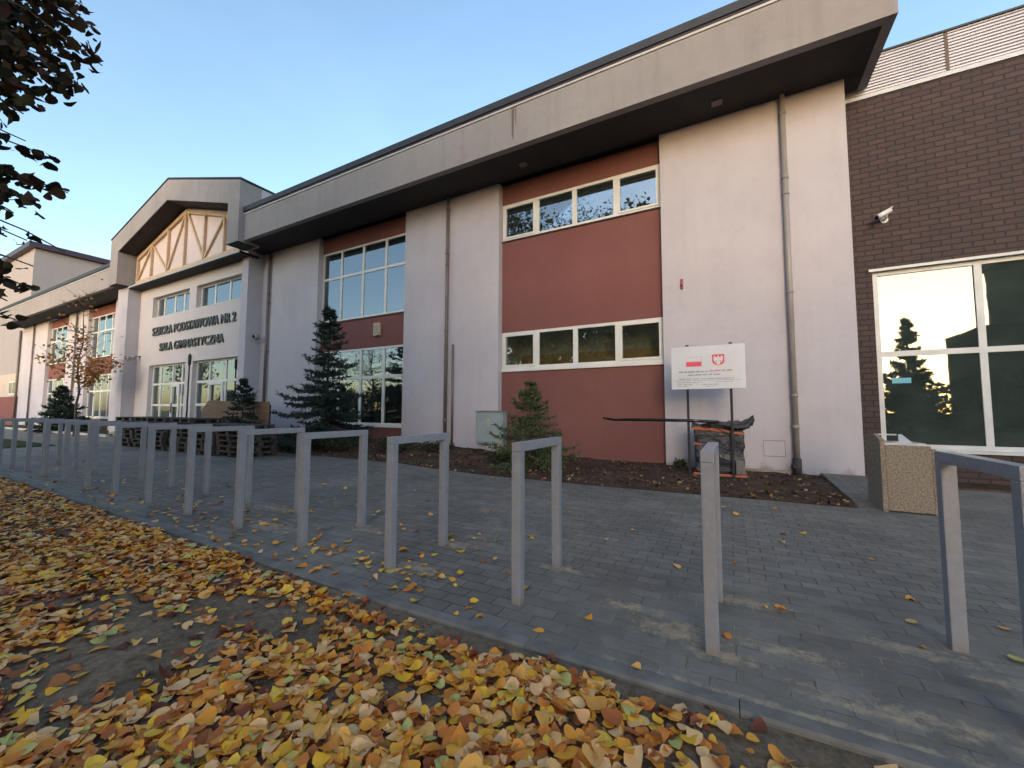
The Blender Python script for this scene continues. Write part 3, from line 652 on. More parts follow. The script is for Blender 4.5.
# tall block and beige end beyond the left wing
TB = thing('tall_block', 'taller plain grey-pink block with plum roof edge rising behind the left wing', 'building', (-62, 18, 0))
TO = TB.location.copy()
def T(name, mat, f, parent=None):
    mb = MB(TO); f(mb); return mb.build(name, M[mat], parent or TB)
T('wall', 'tall_wall', lambda m: m.box(-75, -50, 9.9, 32, 4.2, 14.5))
T('wall', 'far_beige', lambda m: m.box(-75, -49.62, 9.75, 31.9, 2.3, 4.197))
T('plinth', 'red', lambda m: m.box(-75, -49.62, 9.72, 31.9, -0.3, 2.297))
T('roof', 'purple_roof', lambda m: m.box(-75.3, -49.6, 9.5, 32.3, 14.503, 14.92))
T('downpipe', 'pipe_brown', lambda m: m.tube([(-50.3, 9.6, 0), (-50.3, 9.6, 7.6)], 0.08, 8))
w = T('window', 'frame', lambda m: [m.box(*q) for q in ((-53.0, -50.9, 9.70, 9.747, 2.45, 2.55), (-53.0, -50.9, 9.70, 9.747, 3.45, 3.55), (-53.0, -52.9, 9.70, 9.747, 2.55, 3.45), (-51.0, -50.9, 9.70, 9.747, 2.55, 3.45), (-52.0, -51.9, 9.70, 9.747, 2.55, 3.45))])
T('pane', 'lens', lambda m: m.box(-52.9, -51.0, 9.72, 9.735, 2.55, 3.45), w)

# ------------------------------------------------------------------ fittings on the walls
def tagged(mb, name, mat, label, cat, group=None):
    return tag(mb.build(name, M[mat]), label, cat, group)
t = thing('alarm_box', 'small narrow red alarm box high on the pale wall above the info board', 'alarm', (-0.875, D, 4.1))
mb = MB(t.location); mb.box(-0.902, -0.848, D - .05, D, 3.98, 4.20, 0.010); mb.build('housing', M['alarm_red'], t)
mb = MB(t.location); mb.box(-0.892, -0.858, D - .056, D - .049, 4.02, 4.07, 0.003); mb.build('sounder', M['lens'], t)
t = thing('wall_lamp_box', 'small beige box fixed on the red band between the tall windows', 'box', (-10.4, R, 4.0))
mb = MB(t.location); mb.box(-10.62, -10.32, R - .09, R, 3.78, 4.22, 0.02); mb.build('housing', M['beige_box'], t)
mb = MB(t.location); mb.box(-10.56, -10.38, R - .1, R - .089, 3.86, 4.14, 0.01); mb.build('cover', M['pipe'], t)
# security camera
t = thing('security_camera', 'white security camera on a bracket on the dark brick wall', 'camera', (2.64, BYP, 4.98))
mb = MB(t.location); mb.tube([(2.77, BYP - .18, 5.07), (2.55, BYP - .26, 4.94)], [0.045, 0.05], 14); mb.bar((2.78, BYP - .17, 5.118), (2.535, BYP - .27, 4.968), 0.105, 0.014)
mb.build('body', M['frame'], t)
mb = MB(t.location); mb.tube([(2.549, BYP - .2605, 4.9394), (2.541, BYP - .263, 4.935)], 0.042, 14); mb.build('lens', M['lens'], t)
mb = MB(t.location); mb.tube([(2.72, BYP, 4.96), (2.72, BYP - .12, 4.96), (2.70, BYP - .20, 5.02)], 0.022, 8); mb.tube([(2.72, BYP, 4.96), (2.72, BYP - .02, 4.96)], 0.06, 12); mb.build('bracket', M['alu'], t)
# entrance lanterns
def lantern(x, y, z, d, label):
    t = thing('wall_lantern', label, 'lamp', (x, y, z), 'small lamps at the entrance')
    d = Vector(d)
    mb = MB(t.location); c = Vector((x, y, z)); mb.tube([c, c + d * .22], 0.025, 8); mb.tube([c, c + d * .015], 0.07, 10); mb.build('arm', M['post'], t)
    e = c + d * .24
    mb = MB(t.location); mb.tube([e + Vector((0, 0, .06)), e + Vector((0, 0, .03)), e - Vector((0, 0, .14))], [0.03, 0.1, 0.07], 10); mb.build('lamp_head', M['pipe'], t)
lantern(-27.15, 8.74, 3.9, (1, 0, 0), 'small dark lamp on the left entrance pier')
lantern(-26.83, EY, 3.98, (0, -1, 0), 'small dark lamp on the white wall left of the entrance doors')
lantern(-17.0, 9.35, 4.25, (1, 0, 0), 'small lamp on the lilac side of the right entrance pier')
# dark lamp post in front of the entrance
t = thing('lamp_post', 'dark slender lamp post standing before the right entrance doors', 'lamp post', (-20.0, 8.9, 0))
mb = MB(t.location); mb.tube([(-20.0, 8.45, 0.16), (-20.0, 8.45, 3.1)], [0.035, 0.028], 8); mb.build('pole', M['cast_iron'], t)
mb = MB(t.location); mb.tube([(-20.0, 8.45, 3.1), (-20.0, 8.45, 3.2), (-20.0, 8.45, 3.52), (-20.0, 8.45, 3.62)], [0.03, 0.055, 0.065, 0.02], 8); mb.build('lamp_head', M['cast_iron'], t)

# grey cabinet by the second pier
t = thing('utility_cabinet', 'grey metal utility cabinet by the wall left of the small spruce', 'cabinet', (-5.75, 9.35, 0.2))
mb = MB(t.location); mb.box(-6.17, -5.32, 9.35, 9.59, 0.37, 1.23, 0.012); mb.build('housing', M['cabinet'], t)
mb = MB(t.location); mb.box(-6.13, -5.36, 9.33, 9.348, 0.41, 1.17, 0.006); mb.build('door', M['cabinet'], t)
mb = MB(t.location); mb.box(-6.20, -5.29, 9.32, 9.59, 1.233, 1.26, 0.006); mb.build('lid', M['bin_side'], t)
mb = MB(t.location); mb.prism([(-5.82, 9.328, 0.98), (-5.70, 9.328, 0.98), (-5.76, 9.328, 1.08)], (0, 0.002, 0)); mb.box(-5.84, -5.68, 9.328, 9.33, 0.90, 0.925); mb.build('warning_mark', M['cabinet_mark'], t)
mb = MB(t.location); mb.box(-5.9, -5.34, 9.4, 9.59, -0.05, 0.367); mb.build('base', M['plaster'], t)

# ------------------------------------------------------------------ information board
IB = thing('info_board', 'white information board with red flag and eagle emblem on two dark posts', 'sign', (-0.36, 8.5, 0))
def I(name, mat, f, parent=None):
    mb = MB(IB.location); f(mb); return mb.build(name, M[mat], parent or IB)
pn = I('panel', 'sign_white', lambda m: m.box(-1.0, 0.26, 8.44, 8.475, 1.68, 2.50, 0.006))
YP = 8.437
I('flag', 'sign_red', lambda m: m.box(-0.73, -0.46, YP - .002, YP, 2.115, 2.205), pn)
I('flag_edge', 'sign_pink', lambda m: (m.box(-0.73, -0.46, YP - .002, YP, 2.292, 2.296), m.box(-0.734, -0.7305, YP - .002, YP, 2.206, 2.296), m.box(-0.4595, -0.456, YP - .002, YP, 2.206, 2.296)), pn)
def shield(cx, cz, w, h, y, m):
    pts = [(-.5, .5), (.5, .5), (.5, -.2), (.36, -.42), (.12, -.5), (0, -.58), (-.12, -.5), (-.36, -.42), (-.5, -.2)]
    m.prism([(cx + a * w, y, cz + b * h) for a, b in pts], (0, 0.0015, 0))
def eagle(m):
    cx, cz, s, y = -0.175, 2.225, 0.105, YP - .0045
    half = [(0, .46), (.08, .42), (.07, .28), (.2, .22), (.3, .42), (.42, .34), (.45, .05), (.36, -.22), (.27, -.30), (.22, -.1), (.12, -.02), (.16, -.22), (.30, -.38), (.14, -.36), (.10, -.52), (0, -.56)]
    pts = half + [(-a, b) for a, b in half[::-1] if a > 0]
    m.prism([(cx + a * s * 1.7, y, cz + b * s * 1.7) for a, b in pts], (0, 0.0012, 0))
I('emblem_shield', 'sign_red', lambda m: shield(-0.175, 2.225, 0.205, 0.20, YP - .002, m), pn)
I('emblem_eagle', 'sign_white', eagle, pn)
def printed(m, x0, x1, z, h, seed):
    rr = random.Random(seed); x = x0
    while x < x1:
        w_ = rr.uniform(0.045, 0.13); e = min(x + w_, x1)
        # each word is a run of upright strokes with joining bars
        k = x
        while k < e - 0.006:
            m.box(k, k + 0.0075, YP - .001, YP, z, z + h * rr.choice((1, 1, .85))); k += 0.0145
        m.box(x, e, YP - .0006, YP, z + h * .42, z + h * .6)
        x = e + 0.022
I('print_line', 'sign_pink', lambda m: (printed(m, -0.33, 0.06, 2.005, 0.034, 3),), pn)
I('print_line', 'sign_grey', lambda m: (printed(m, -0.86, -0.36, 1.995, 0.034, 4), printed(m, -0.70, -0.15, 1.935, 0.030, 5), printed(m, -0.86, 0.08, 1.865, 0.020, 6)), pn)
I('print_line', 'sign_grey', lambda m: (m.box(-0.94, 0.20, YP - .001, YP, 1.842, 1.847), printed(m, -0.22, 0.05, 1.805, 0.014, 7), printed(m, -0.90, -0.45, 1.80, 0.016, 8), printed(m, -0.90, -0.62, 1.765, 0.014, 9), printed(m, -0.90, -0.70, 1.73, 0.012, 10)), pn)
I('print_line', 'sign_blue', lambda m: (printed(m, -0.45, -0.18, 1.755, 0.022, 11), printed(m, -0.40, -0.22, 1.725, 0.014, 12)), pn)
for xp in (-0.72, 0.02):
    I('post', 'post', lambda m: m.box(xp - .022, xp + .022, 8.478, 8.522, -0.25, 2.44, 0.004))
    I('bolt', 'lens', lambda m: m.tube([(xp - .02, 8.46, 2.525), (xp + .04, 8.46, 2.525)], 0.014, 8))

# black-wrapped stack behind the posts
WB = thing('wrapped_bundle', 'knee-high bundle wrapped in black plastic with orange straps under the info board', 'bundle', (-0.22, 8.9, 0))
def W(name, mat, f, parent=None):
    mb = MB(WB.location); f(mb); return mb.build(name, M[mat], parent or WB)
def crumple(x0, x1, y0, y1, z0, z1, n, amp, seed):
    rr = np.random.default_rng(seed)
    bm = bmesh.new(); bmesh.ops.create_cube(bm, size=1)
    bmesh.ops.subdivide_edges(bm, edges=bm.edges[:], cuts=n, use_grid_fill=True)
    c = Vector(((x0 + x1) / 2, (y0 + y1) / 2, (z0 + z1) / 2)); s = Vector((x1 - x0, y1 - y0, z1 - z0))
    for v in bm.verts:
        p = Vector((v.co.x * s.x, v.co.y * s.y, v.co.z * s.z))
        f = math.sin(p.x * 9 + p.z * 14 + seed) * math.sin(p.z * 11 - p.x * 7 + p.y * 5) + 0.5 * math.sin(p.x * 25 - p.z * 31)
        g = math.sin(p.z * 17 + p.x * 3.5 + 1.3 * seed)
        d = Vector((v.co.x, v.co.y, v.co.z)).normalized()
        v.co = c + p + d * (f * amp + g * amp * .6 + rr.normal() * amp * .25)
    for f in bm.faces: f.smooth = True
    return bm
bm = crumple(-0.63, 0.20, 8.60, 9.35, 0.10, 0.97, 13, 0.016, 3)
for v in bm.verts: v.co -= Vector(WB.location)
me = bpy.data.meshes.new('wrap'); bm.to_mesh(me); bm.free(); link('wrap', me, M['wrap'], WB)
W('strap', 'orange', lambda m: m.prism([(-0.64, 8.565, 0.985), (-0.35, 8.56, 0.955), (-0.05, 8.56, 0.90), (0.21, 8.565, 0.87), (0.21, 8.565, 0.83), (-0.05, 8.56, 0.855), (-0.35, 8.56, 0.90), (-0.64, 8.565, 0.90)], (0, 0.012, 0)))
W('strap', 'orange', lambda m: m.prism([(-0.64, 8.565, 0.66), (-0.50, 8.56, 0.645), (-0.50, 8.56, 0.615), (-0.64, 8.565, 0.62)], (0, 0.012, 0)))
W('base_board', 'orange', lambda m: m.box(-0.66, 0.23, 8.53, 9.38, 0.055, 0.095, 0.006))
W('base', 'paver_slab', lambda m: m.box(-0.60, 0.20, 8.60, 9.3, -0.1, 0.052))
W('offcut', 'paver_slab', lambda m: m.box(0.06, 0.20, 8.535, 8.565, 0.11, 0.36, 0.005))
def flap(m):
    n = 22
    for k in range(5):
        prev = None
        row = []
        for i in range(n):
            u = i / (n - 1); x = -0.68 + u * 1.05
            z = 0.99 + 0.05 * math.sin(u * 7 + k) + 0.03 * math.sin(u * 19 + k * 2) + (0.13 * max(0, u - .8) / .2 if k < 3 else 0.03 * u) - (0.04 if k == 0 else 0)
            row.append(m.bm.verts.new(Vector((x, 8.53 + k * 0.16 + 0.015 * math.sin(u * 12), z + (0.0 if k else -0.03))) - m.o))
        if k:
            for i in range(n - 1): f = m.bm.faces.new((last[i], last[i + 1], row[i + 1], row[i])); f.smooth = True
        last = row
    m.tube([(-0.5, 8.58, 0.99), (-0.2, 8.56, 1.03), (0.1, 8.55, 0.98), (0.26, 8.55, 1.0), (0.33, 8.56, 1.09), (0.37, 8.58, 1.12)], [0.03, 0.05, 0.055, 0.06, 0.05, 0.02], 9)
W('loose_sheet', 'wrap', flap)
mb = MB((-1.5, 8.5, 1.07))
mb.tube([(-2.37, 8.43, 1.115), (-2.22, 8.43, 1.09), (-2.10, 8.43, 1.075), (-1.90, 8.43, 1.085), (-1.2, 8.43, 1.085), (-0.66, 8.44, 1.08), (-0.2, 8.5, 1.06)], [0.018, 0.026, 0.022, 0.030, 0.030, 0.030, 0.030], 10)
tagged(mb, 'plastic_pipe', 'lens', 'long thin black pipe sticking out sideways from the wrapped bundle', 'pipe')

# ------------------------------------------------------------------ litter bin
LB = thing('litter_bin', 'square pebbled concrete litter bin on the paving before the brick wall', 'bin', (1.92, 7.15, 0))
def Bn(name, mat, f, parent=None):
    mb = MB(LB.location); f(mb); return mb.build(name, M[mat], parent or LB)
Bn('front_slab', 'bin_concrete', lambda m: m.box(1.72, 2.155, 6.84, 6.92, 0.012, 0.835, 0.012))
Bn('side_slab', 'bin_concrete', lambda m: m.prism([(1.672, 6.835, 0.0), (1.672, 7.46, 0.0), (1.672, 7.46, 0.955), (1.672, 7.10, 0.965), (1.672, 6.835, 0.90)], (0.047, 0, 0)))
Bn('side_slab', 'bin_concrete', lambda m: m.box(2.157, 2.205, 6.85, 7.46, 0.0, 0.80, 0.01))
Bn('back_slab', 'bin_concrete', lambda m: m.box(1.721, 2.155, 7.39, 7.46, 0.0, 0.86, 0.01))
Bn('liner', 'alu', lambda m: (m.box(1.735, 2.14, 6.935, 6.95, 0.3, 0.86), m.box(1.735, 1.75, 6.95, 7.38, 0.3, 0.86), m.box(2.125, 2.14, 6.95, 7.38, 0.3, 0.86), m.box(1.735, 2.14, 7.365, 7.38, 0.3, 0.86)))
Bn('bag_holder', 'alu', lambda m: (m.bar((1.74, 7.3, 0.95), (1.96, 7.3, 0.95), 0.018, 0.018), m.prism([(1.95, 7.2, 0.96), (1.98, 7.2, 0.96), (2.05, 6.97, 0.83), (1.94, 6.97, 0.83), (1.90, 7.0, 0.875)], (0.012, 0.02, 0.0)), m.bar((1.74, 7.3, 0.84), (1.74, 7.3, 0.95), 0.018, 0.018, (0, 1, 0))))

# ------------------------------------------------------------------ bicycle racks
def make_rack():
    t = thing('bike_rack', 'grey steel hoop bike rack', 'bike rack', (0, 0, 0), 'grey hoop bike racks in a row along the kerb')
    w, dy, h = 0.066, 0.066, 1.04
    for y in (0.0, 0.675):
        mb = MB(); mb.box(-w / 2, w / 2, y - dy / 2, y + dy / 2, -0.2, h - 0.06, 0.006); mb.build('leg', M['hoop'], t)
    mb = MB(); mb.box(-w / 2, w / 2, -dy / 2, 0.675 + dy / 2, h - 0.0598, h, 0.004); mb.build('top_bar', M['hoop'], t)
    return t
rack_pos = [(1.03, 2.41), (-0.118, 2.43), (-1.262, 2.43), (-2.40, 2.43), (-3.515, 2.445), (-4.63, 2.475), (-5.75, 2.50), (-6.87, 2.52), (-8.0, 2.54), (-9.13, 2.56), (-10.26, 2.58), (-11.39, 2.60), (-12.52, 2.62), (-13.65, 2.64), (-14.78, 2.66)]
rack_lab = ['nearest grey hoop bike rack, cut by the right edge of the picture',
 'grey hoop bike rack seen almost edge-on in front of the wrapped bundle',
 'grey hoop bike rack in front of the small green spruce',
 'grey hoop bike rack in front of the grey utility cabinet',
 'grey hoop bike rack before the big dark spruce, its legs in clean paving',
 'grey hoop bike rack left of the big dark spruce, before the hoarding end',
 'grey hoop bike rack in front of the right end of the pallet stacks',
 'grey hoop bike rack in front of the middle of the pallet stacks',
 'grey hoop bike rack in front of the left end of the pallet stacks',
 'grey hoop bike rack just left of the pallet stacks',
 'grey hoop bike rack below the left entrance pier, amid overlapping legs',
 'grey hoop bike rack below the slim young tree',
 'grey hoop bike rack below the small far conifer',
 'grey hoop bike rack next to the last at the far left end of the row',
 'last grey hoop bike rack at the far left end of the row']
proto = make_rack()
for i, (x, y) in enumerate(rack_pos):
    o = proto if i == 0 else copy_tree(proto)
    o.location = (x, y, 0); o.rotation_euler.z = rad(random.uniform(-0.6, 0.6)); o['label'] = rack_lab[i]

# ------------------------------------------------------------------ pallets, hoarding
def pallet_mesh():
    m = MB(); L_, W_ = 1.2, 0.95
    for k in range(7):
        y = -W_ / 2 + k * (W_ - .11) / 6; m.box(-L_ / 2, L_ / 2, y, y + .11, 0.118, 0.142)
    for k in range(3):
        x = -L_ / 2 + k * (L_ - .14) / 2; m.box(x, x + .14, -W_ / 2, W_ / 2, 0.096, 0.1175)
        for y in (-W_ / 2, -.07, W_ / 2 - .14): m.box(x + .003, x + .137, y + .003, y + .137, 0.022, 0.0957)
    for y in (-W_ / 2, -.07, W_ / 2 - .14): m.box(-L_ / 2, L_ / 2, y, y + .14, 0.0, 0.0217)
    return m
src = pallet_mesh().build('wooden_pallet', M['pallet'])
first = True
stacks = [(-11.75, 6.4, 6, 'stack nearest the conifer'), (-13.05, 6.35, 6, 'second stack from the right'), (-14.4, 6.4, 7, 'third stack from the right'), (-15.75, 6.35, 7, 'third stack from the left'), (-17.05, 6.45, 7, 'second stack from the left'), (-18.4, 6.4, 7, 'leftmost stack')]
ordn = ['bottom', 'second', 'third', 'fourth', 'fifth', 'sixth', 'top']
for si, (x, y, n, nm) in enumerate(stacks):
    for k in range(n):
        o = src if first else src.copy()
        if not first: COL.objects.link(o)
        first = False
        o.location = (x + random.uniform(-.05, .05), y + random.uniform(-.05, .05), 0.001 + k * 0.1432); o.rotation_euler.z = rad(random.uniform(-2.5, 2.5))
        pos = 'top' if k == n - 1 else ordn[k]
        tag(o, f'weathered wooden pallet, {pos} one of the {nm} behind the bike racks', 'pallet', 'stacked wooden pallets')
t = thing('plywood_hoarding', 'low brown plywood hoarding standing behind the pallet stacks', 'hoarding', (-15.9, 8.2, 0))
for k in range(4):
    a = -18.2 + k * 1.10; mb = MB(t.location)
    zt0 = 1.62 if k else 1.30; mb.prism([(a, 8.2, 0), (a + 1.09, 8.2, 0), (a + 1.09, 8.2, 1.60 - .02 * k), (a + (.45 if k == 0 else 0), 8.2, 1.62 - .02 * k), (a, 8.2, zt0 - .02 * k)], (0, 0.02, 0)); mb.build('board', M['plywood'], t)
for k in range(5):
    a = -18.0 + k * 1.02; mb = MB(t.location); mb.box(a, a + .07, 8.223, 8.29, -0.05, 1.45); mb.build('post', M['pallet'], t)

# ------------------------------------------------------------------ vegetation helpers
def blades(centers, dirs, length, width, rng, fold=0.0):
    """one slim kite-shaped blade (a quad) per centre along dirs; returns V,F"""
    n = len(centers); c = np.asarray(centers); d = np.asarray(dirs); d = d / np.linalg.norm(d, axis=1, keepdims=True)
    r_ = rng.normal(size=(n, 3)); s = np.cross(d, r_); s /= np.linalg.norm(s, axis=1, keepdims=True) + 1e-9
    L_ = (length * rng.uniform(.7, 1.25, n))[:, None]; W_ = (width * rng.uniform(.7, 1.25, n))[:, None]
    V = np.stack([c, c + d * L_ * .45 + s * W_ / 2, c + d * L_, c + d * L_ * .45 - s * W_ / 2], 1).reshape(-1, 3)
    F = np.arange(n * 4).reshape(n, 4)
    return V, F

def conifer(name, label, cat, base, h, rmax, mat, seed, levels=13, group=None, dens=1.0, needle=0.085, low=0.06, up=0.25, gaps=0.12):
    rng = np.random.default_rng(seed); rr = random.Random(seed)
    t = thing(name, label, cat, base, group)
    mb = MB(); pts = [(rr.uniform(-.012, .012) * h * .3, rr.uniform(-.01, .01) * h * .3, h * k / 6) for k in range(7)]; pts[0] = (0, 0, -0.15)
    mb.tube(pts, [max(0.008, 0.018 * h * (1 - k / 6.3)) for k in range(7)], 8)
    C, Dr = [], []; tw = []
    for lv in range(levels):
        f = low + (0.97 - low) * lv / (levels - 1); z = h * f
        R_ = rmax * (1 - f) ** 0.95 * rr.uniform(.74, 1.12) + 0.03 * rmax
        nb = max(4, int(round((9 - 4 * f) * dens + rr.uniform(-.5, .9)))); a0 = rr.uniform(0, 6.28)
        for b in range(nb):
            if rr.random() < gaps: continue
            a = a0 + b * 6.283 / nb + rr.uniform(-.3, .3); Rb = R_ * rr.uniform(.72, 1.15)
            rise = rr.uniform(-.16, .16) + 0.55 * f * f
            ns = max(4, int(Rb / 0.11)); path = []; zj = rr.uniform(-.45, .45) * h / levels
            for k in range(ns + 1):
                u = k / ns; rr_ = Rb * u
                zz = z + zj + rise * rr_ - (1 - f) * 0.22 * rr_ * math.sin(u * 2.2) + up * Rb * max(0, u - .62) ** 1.5
                path.append(np.array([math.cos(a) * rr_, math.sin(a) * rr_, zz]))
            tw.append((path, 0.012 * h * .16 * (1.4 - f) + .003))
            for k in range(1, ns + 1):
                p = path[k]; ax = path[k] - path[k - 1]; ax = ax / (np.linalg.norm(ax) + 1e-9)
                side = np.array([-math.sin(a), math.cos(a), 0])
                u = k / ns; sl = (0.40 * Rb * (1 - u * .72) * (0.35 + u) + 0.05) * 0.85
                for sg in (-1, 1):
                    dirn = ax * 0.75 + side * sg * 0.75 + np.array([0, 0, rr.uniform(-.12, .14)]); dirn /= np.linalg.norm(dirn)
                    m = max(3, int(sl / 0.035 * min(1.0, dens)))
                    for j in range(m):
                        q = p + dirn * sl * (j + .3) / m
                        for _ in range(2):
                            C.append(q + rng.normal(size=3) * 0.008); Dr.append(dirn * .9 + rng.normal(size=3) * .55 + np.array([0, 0, .12]))
                for _ in range(4): C.append(p + rng.normal(size=3) * .01); Dr.append(ax + rng.normal(size=3) * .6)
    for k in range(40):
        C.append(np.array([0, 0, h * (0.88 + .12 * k / 40)])); Dr.append(np.array([rng.normal() * .5, rng.normal() * .5, .9]))
    for path, r_ in tw: mb.tube([path[0], path[len(path) // 2], path[-1]], [r_ * 1.3, r_ * .8, r_ * .3], 4, False)
    mb.build('trunk', M['bark'], t)
    V, F = blades(C, Dr, needle, needle * 0.30, rng)
    arrays('foliage', V, F, M[mat], t)
    return t
conifer('spruce_tree', 'tall dark blue-green spruce in front of the left tall window', 'conifer', (-10.85, 8.2, 0.10), 4.28, 1.52, 'needle_dark', 5, 20, dens=1.1, needle=0.12, low=0.06, gaps=0.24)
conifer('spruce_tree', 'small light green spruce in the bed before the red wall', 'conifer', (-3.86, 8.0, 0.04), 1.78, 1.10, 'needle_green', 8, 13, dens=1.15, needle=0.09, low=0.06, gaps=0.22)
conifer('spruce_tree', 'small dark spruce rising in front of the plywood hoarding', 'conifer', (-14.75, 7.85, 0.1), 2.15, 1.0, 'needle_dark', 12, 12, dens=1.1, needle=0.11, low=0.10, gaps=0.2)
conifer('spruce_tree', 'far small dark conifer on the lawn by the left wing', 'conifer', (-32.6, 7.9, 0.05), 2.4, 1.3, 'needle_dark', 15, 13, dens=1.1, needle=0.17, low=0.06)

def shrub(label, base, rx, ry, h, seed, n=1500, mat='shrub', size=0.05):
    rng = np.random.default_rng(seed)
    t = thing('low_shrub', label, 'shrub', base, 'low evergreen shrubs in the bed')
    mb = MB(); C, Dr = [], []
    ns = 26
    for k in range(ns):
        a = rng.uniform(0, 6.28); rad_ = rng.uniform(.25, 1); e = np.array([math.cos(a) * rx * rad_, math.sin(a) * ry * rad_, h * rng.uniform(.45, 1.0) * (1.15 - .5 * rad_)])
        mid = e * .5 + np.array([0, 0, h * .12])
        mb.tube([(0, 0, -.03), tuple(mid), tuple(e)], [.012, .008, .003], 4, False)
        for j in range(n // ns):
            u = rng.uniform(.25, 1) ** .8
            p = (mid * (1 - abs(2 * u - 1)) if u < .5 else mid * (2 - 2 * u) + e * (2 * u - 1))
            p = p + rng.normal(size=3) * np.array([.09, .09, .06]) * (rx + .2)
            p[2] = max(p[2], 0.0); C.append(p); Dr.append(e - mid + rng.normal(size=3) * .35)
    mb.build('stem', M['bark'], t)
    V, F = blades(C, Dr, size * 1.5, size * .6, rng); arrays('foliage', V, F, M[mat], t)
for i, (lab, x, y, rx, ry, h, n) in enumerate((
    ('low dark shrub right of the third downpipe', -12.9, 8.0, .9, .5, .5, 1500),
    ('low dark shrub spreading left under the big spruce', -11.6, 7.75, .9, .4, .42, 1800),
    ('low dark shrub spreading right under the big spruce', -9.9, 7.85, .9, .45, .5, 1800),
    ('low olive shrub at the foot of the pier behind the racks', -8.25, 8.4, .75, .5, .40, 1700),
    ('sparse brownish shrub beside the second downpipe', -7.0, 8.7, .6, .4, .30, 900),
    ('small low shrub at the foot of the small light green spruce', -4.55, 7.9, .35, .3, .3, 700),
    ('tiny dry weed at the base of the left board post', -0.95, 9.2, .16, .12, .22, 260))):
    shrub(lab, (x, y, bed_height(x, y) - 0.01), rx, ry, h, 40 + i, n)

# leaf outline: heart-shaped linden leaf, length along +x, slightly folded
LEAF = np.array([(0, 0), (.06, .30), (.26, .46), (.52, .42), (.78, .22), (1.06, 0), (.78, -.22), (.52, -.42), (.26, -.46), (.06, -.30)])
LEAF_F = [(0, 1, 2), (0, 2, 3, 10), (10, 3, 4), (10, 4, 5), (10, 5, 6), (10, 6, 7), (0, 10, 7, 8), (0, 8, 9)]
def leaves_mesh(pos, size, rng, flat=0.35, curl=0.25, yaw_dir=None, normal_up=True, simple=False):
    """many leaves as one vertex/face set (triangles)"""
    n = len(pos)
    base = np.concatenate([LEAF, [[.50, 0]]])
    tri = np.array([(0, 1, 2), (0, 2, 10), (2, 3, 10), (3, 4, 10), (4, 5, 10), (10, 5, 6), (10, 6, 7), (10, 7, 8), (0, 10, 8), (0, 8, 9)])
    if simple:
        base = np.array([(0, 0), (.25, .42), (.6, .36), (1.05, 0), (.6, -.36), (.25, -.42)]); tri = np.array([(0, 1, 2), (0, 2, 3), (0, 3, 4), (0, 4, 5)])
    k = len(base)
    s = (size * np.clip(rng.normal(0.9, .24, n), .4, 1.5))[:, None]
    x = (base[None, :, 0] - .5) * s; y = base[None, :, 1] * s * rng.uniform(.8, 1.05, n)[:, None]
    if not simple:
        x = x + rng.normal(0, .026, (n, k)) * s; y = y + rng.normal(0, .026, (n, k)) * s
    c1 = rng.normal(0, curl, n)[:, None]; c2 = rng.normal(0.1, curl, n)[:, None]; c3 = rng.normal(0, curl * .6, n)[:, None]
    z = (np.abs(y) / s) * c2 * s * 1.1 + ((x / s) ** 2) * c1 * s * 2.2 + (x / s) * (y / s) * c3 * s * 3
    L_ = np.stack([x, y, z], 2)
    yaw = rng.uniform(0, 6.283, n) if yaw_dir is None else yaw_dir
    p1 = rng.normal(0, flat, n); p2 = rng.normal(0, flat, n)
    def rot(A, ax, ang):
        c, s_ = np.cos(ang)[:, None], np.sin(ang)[:, None]; B = A.copy(); i, j = [(1, 2), (0, 2), (0, 1)][ax]
        B[..., i] = A[..., i] * c - A[..., j] * s_; B[..., j] = A[..., i] * s_ + A[..., j] * c; return B
    L_ = rot(rot(rot(L_, 0, p1), 1, p2), 2, yaw)
    V = (L_ + np.asarray(pos)[:, None, :]).reshape(-1, 3)
    F = (tri[None] + (np.arange(n) * k)[:, None, None]).reshape(-1, 3)
    return V, F

# ------------------------------------------------------------------ fallen leaves
def bare(x, y):
    """density of the carpet, thinner over a few worn spots"""
    d = np.ones_like(x)
    for (cx, cy, rx, ry, k) in ((-3.3, 1.22, .85, .20, .9), (-2.45, 1.62, .6, .19, .88), (-2.9, 0.72, .6, .17, .85), (-3.0, 1.0, .5, .14, .7), (-1.45, 1.93, .45, .07, .85), (-3.2, 1.95, .4, .07, .7), (-1.75, 1.75, .4, .09, .7), (-0.9, 1.98, .5, .06, .8), (-4.3, 0.85, .6, .12, .7), (-5.6, 1.2, .8, .1, .6), (-2.75, 1.50, .62, .20, .93), (-2.72, 0.92, .55, .22, .90), (-2.55, 1.20, .35, .12, .75), (-2.05, 1.93, .55, .10, .85), (-1.22, 1.92, .22, .10, .8),
                                (-3.9, 1.05, .5, .14, .7), (-4.6, 1.55, .8, .10, .6), (-0.28, 1.95, .3, .10, .75), (0.55, 1.75, .75, .40, 1.0), (1.8, 1.3, 1.3, .9, 1.0), (-1.35, 1.45, .25, .09, .45), (-3.4, 1.75, .5, .07, .6), (-6.2, 1.5, 1.2, .12, .5)):
        q = ((x - cx) / rx) ** 2 + ((y - cy) / ry) ** 2
        d *= 1 - k * np.exp(-q ** 1.6)
    return d
def kerb_arr(x): return np.interp(x, [-70, -13, -2.2, -0.5, 4, 16], [3.55, 2.33, 2.085, 2.09, 2.16, 2.4])
pos = []
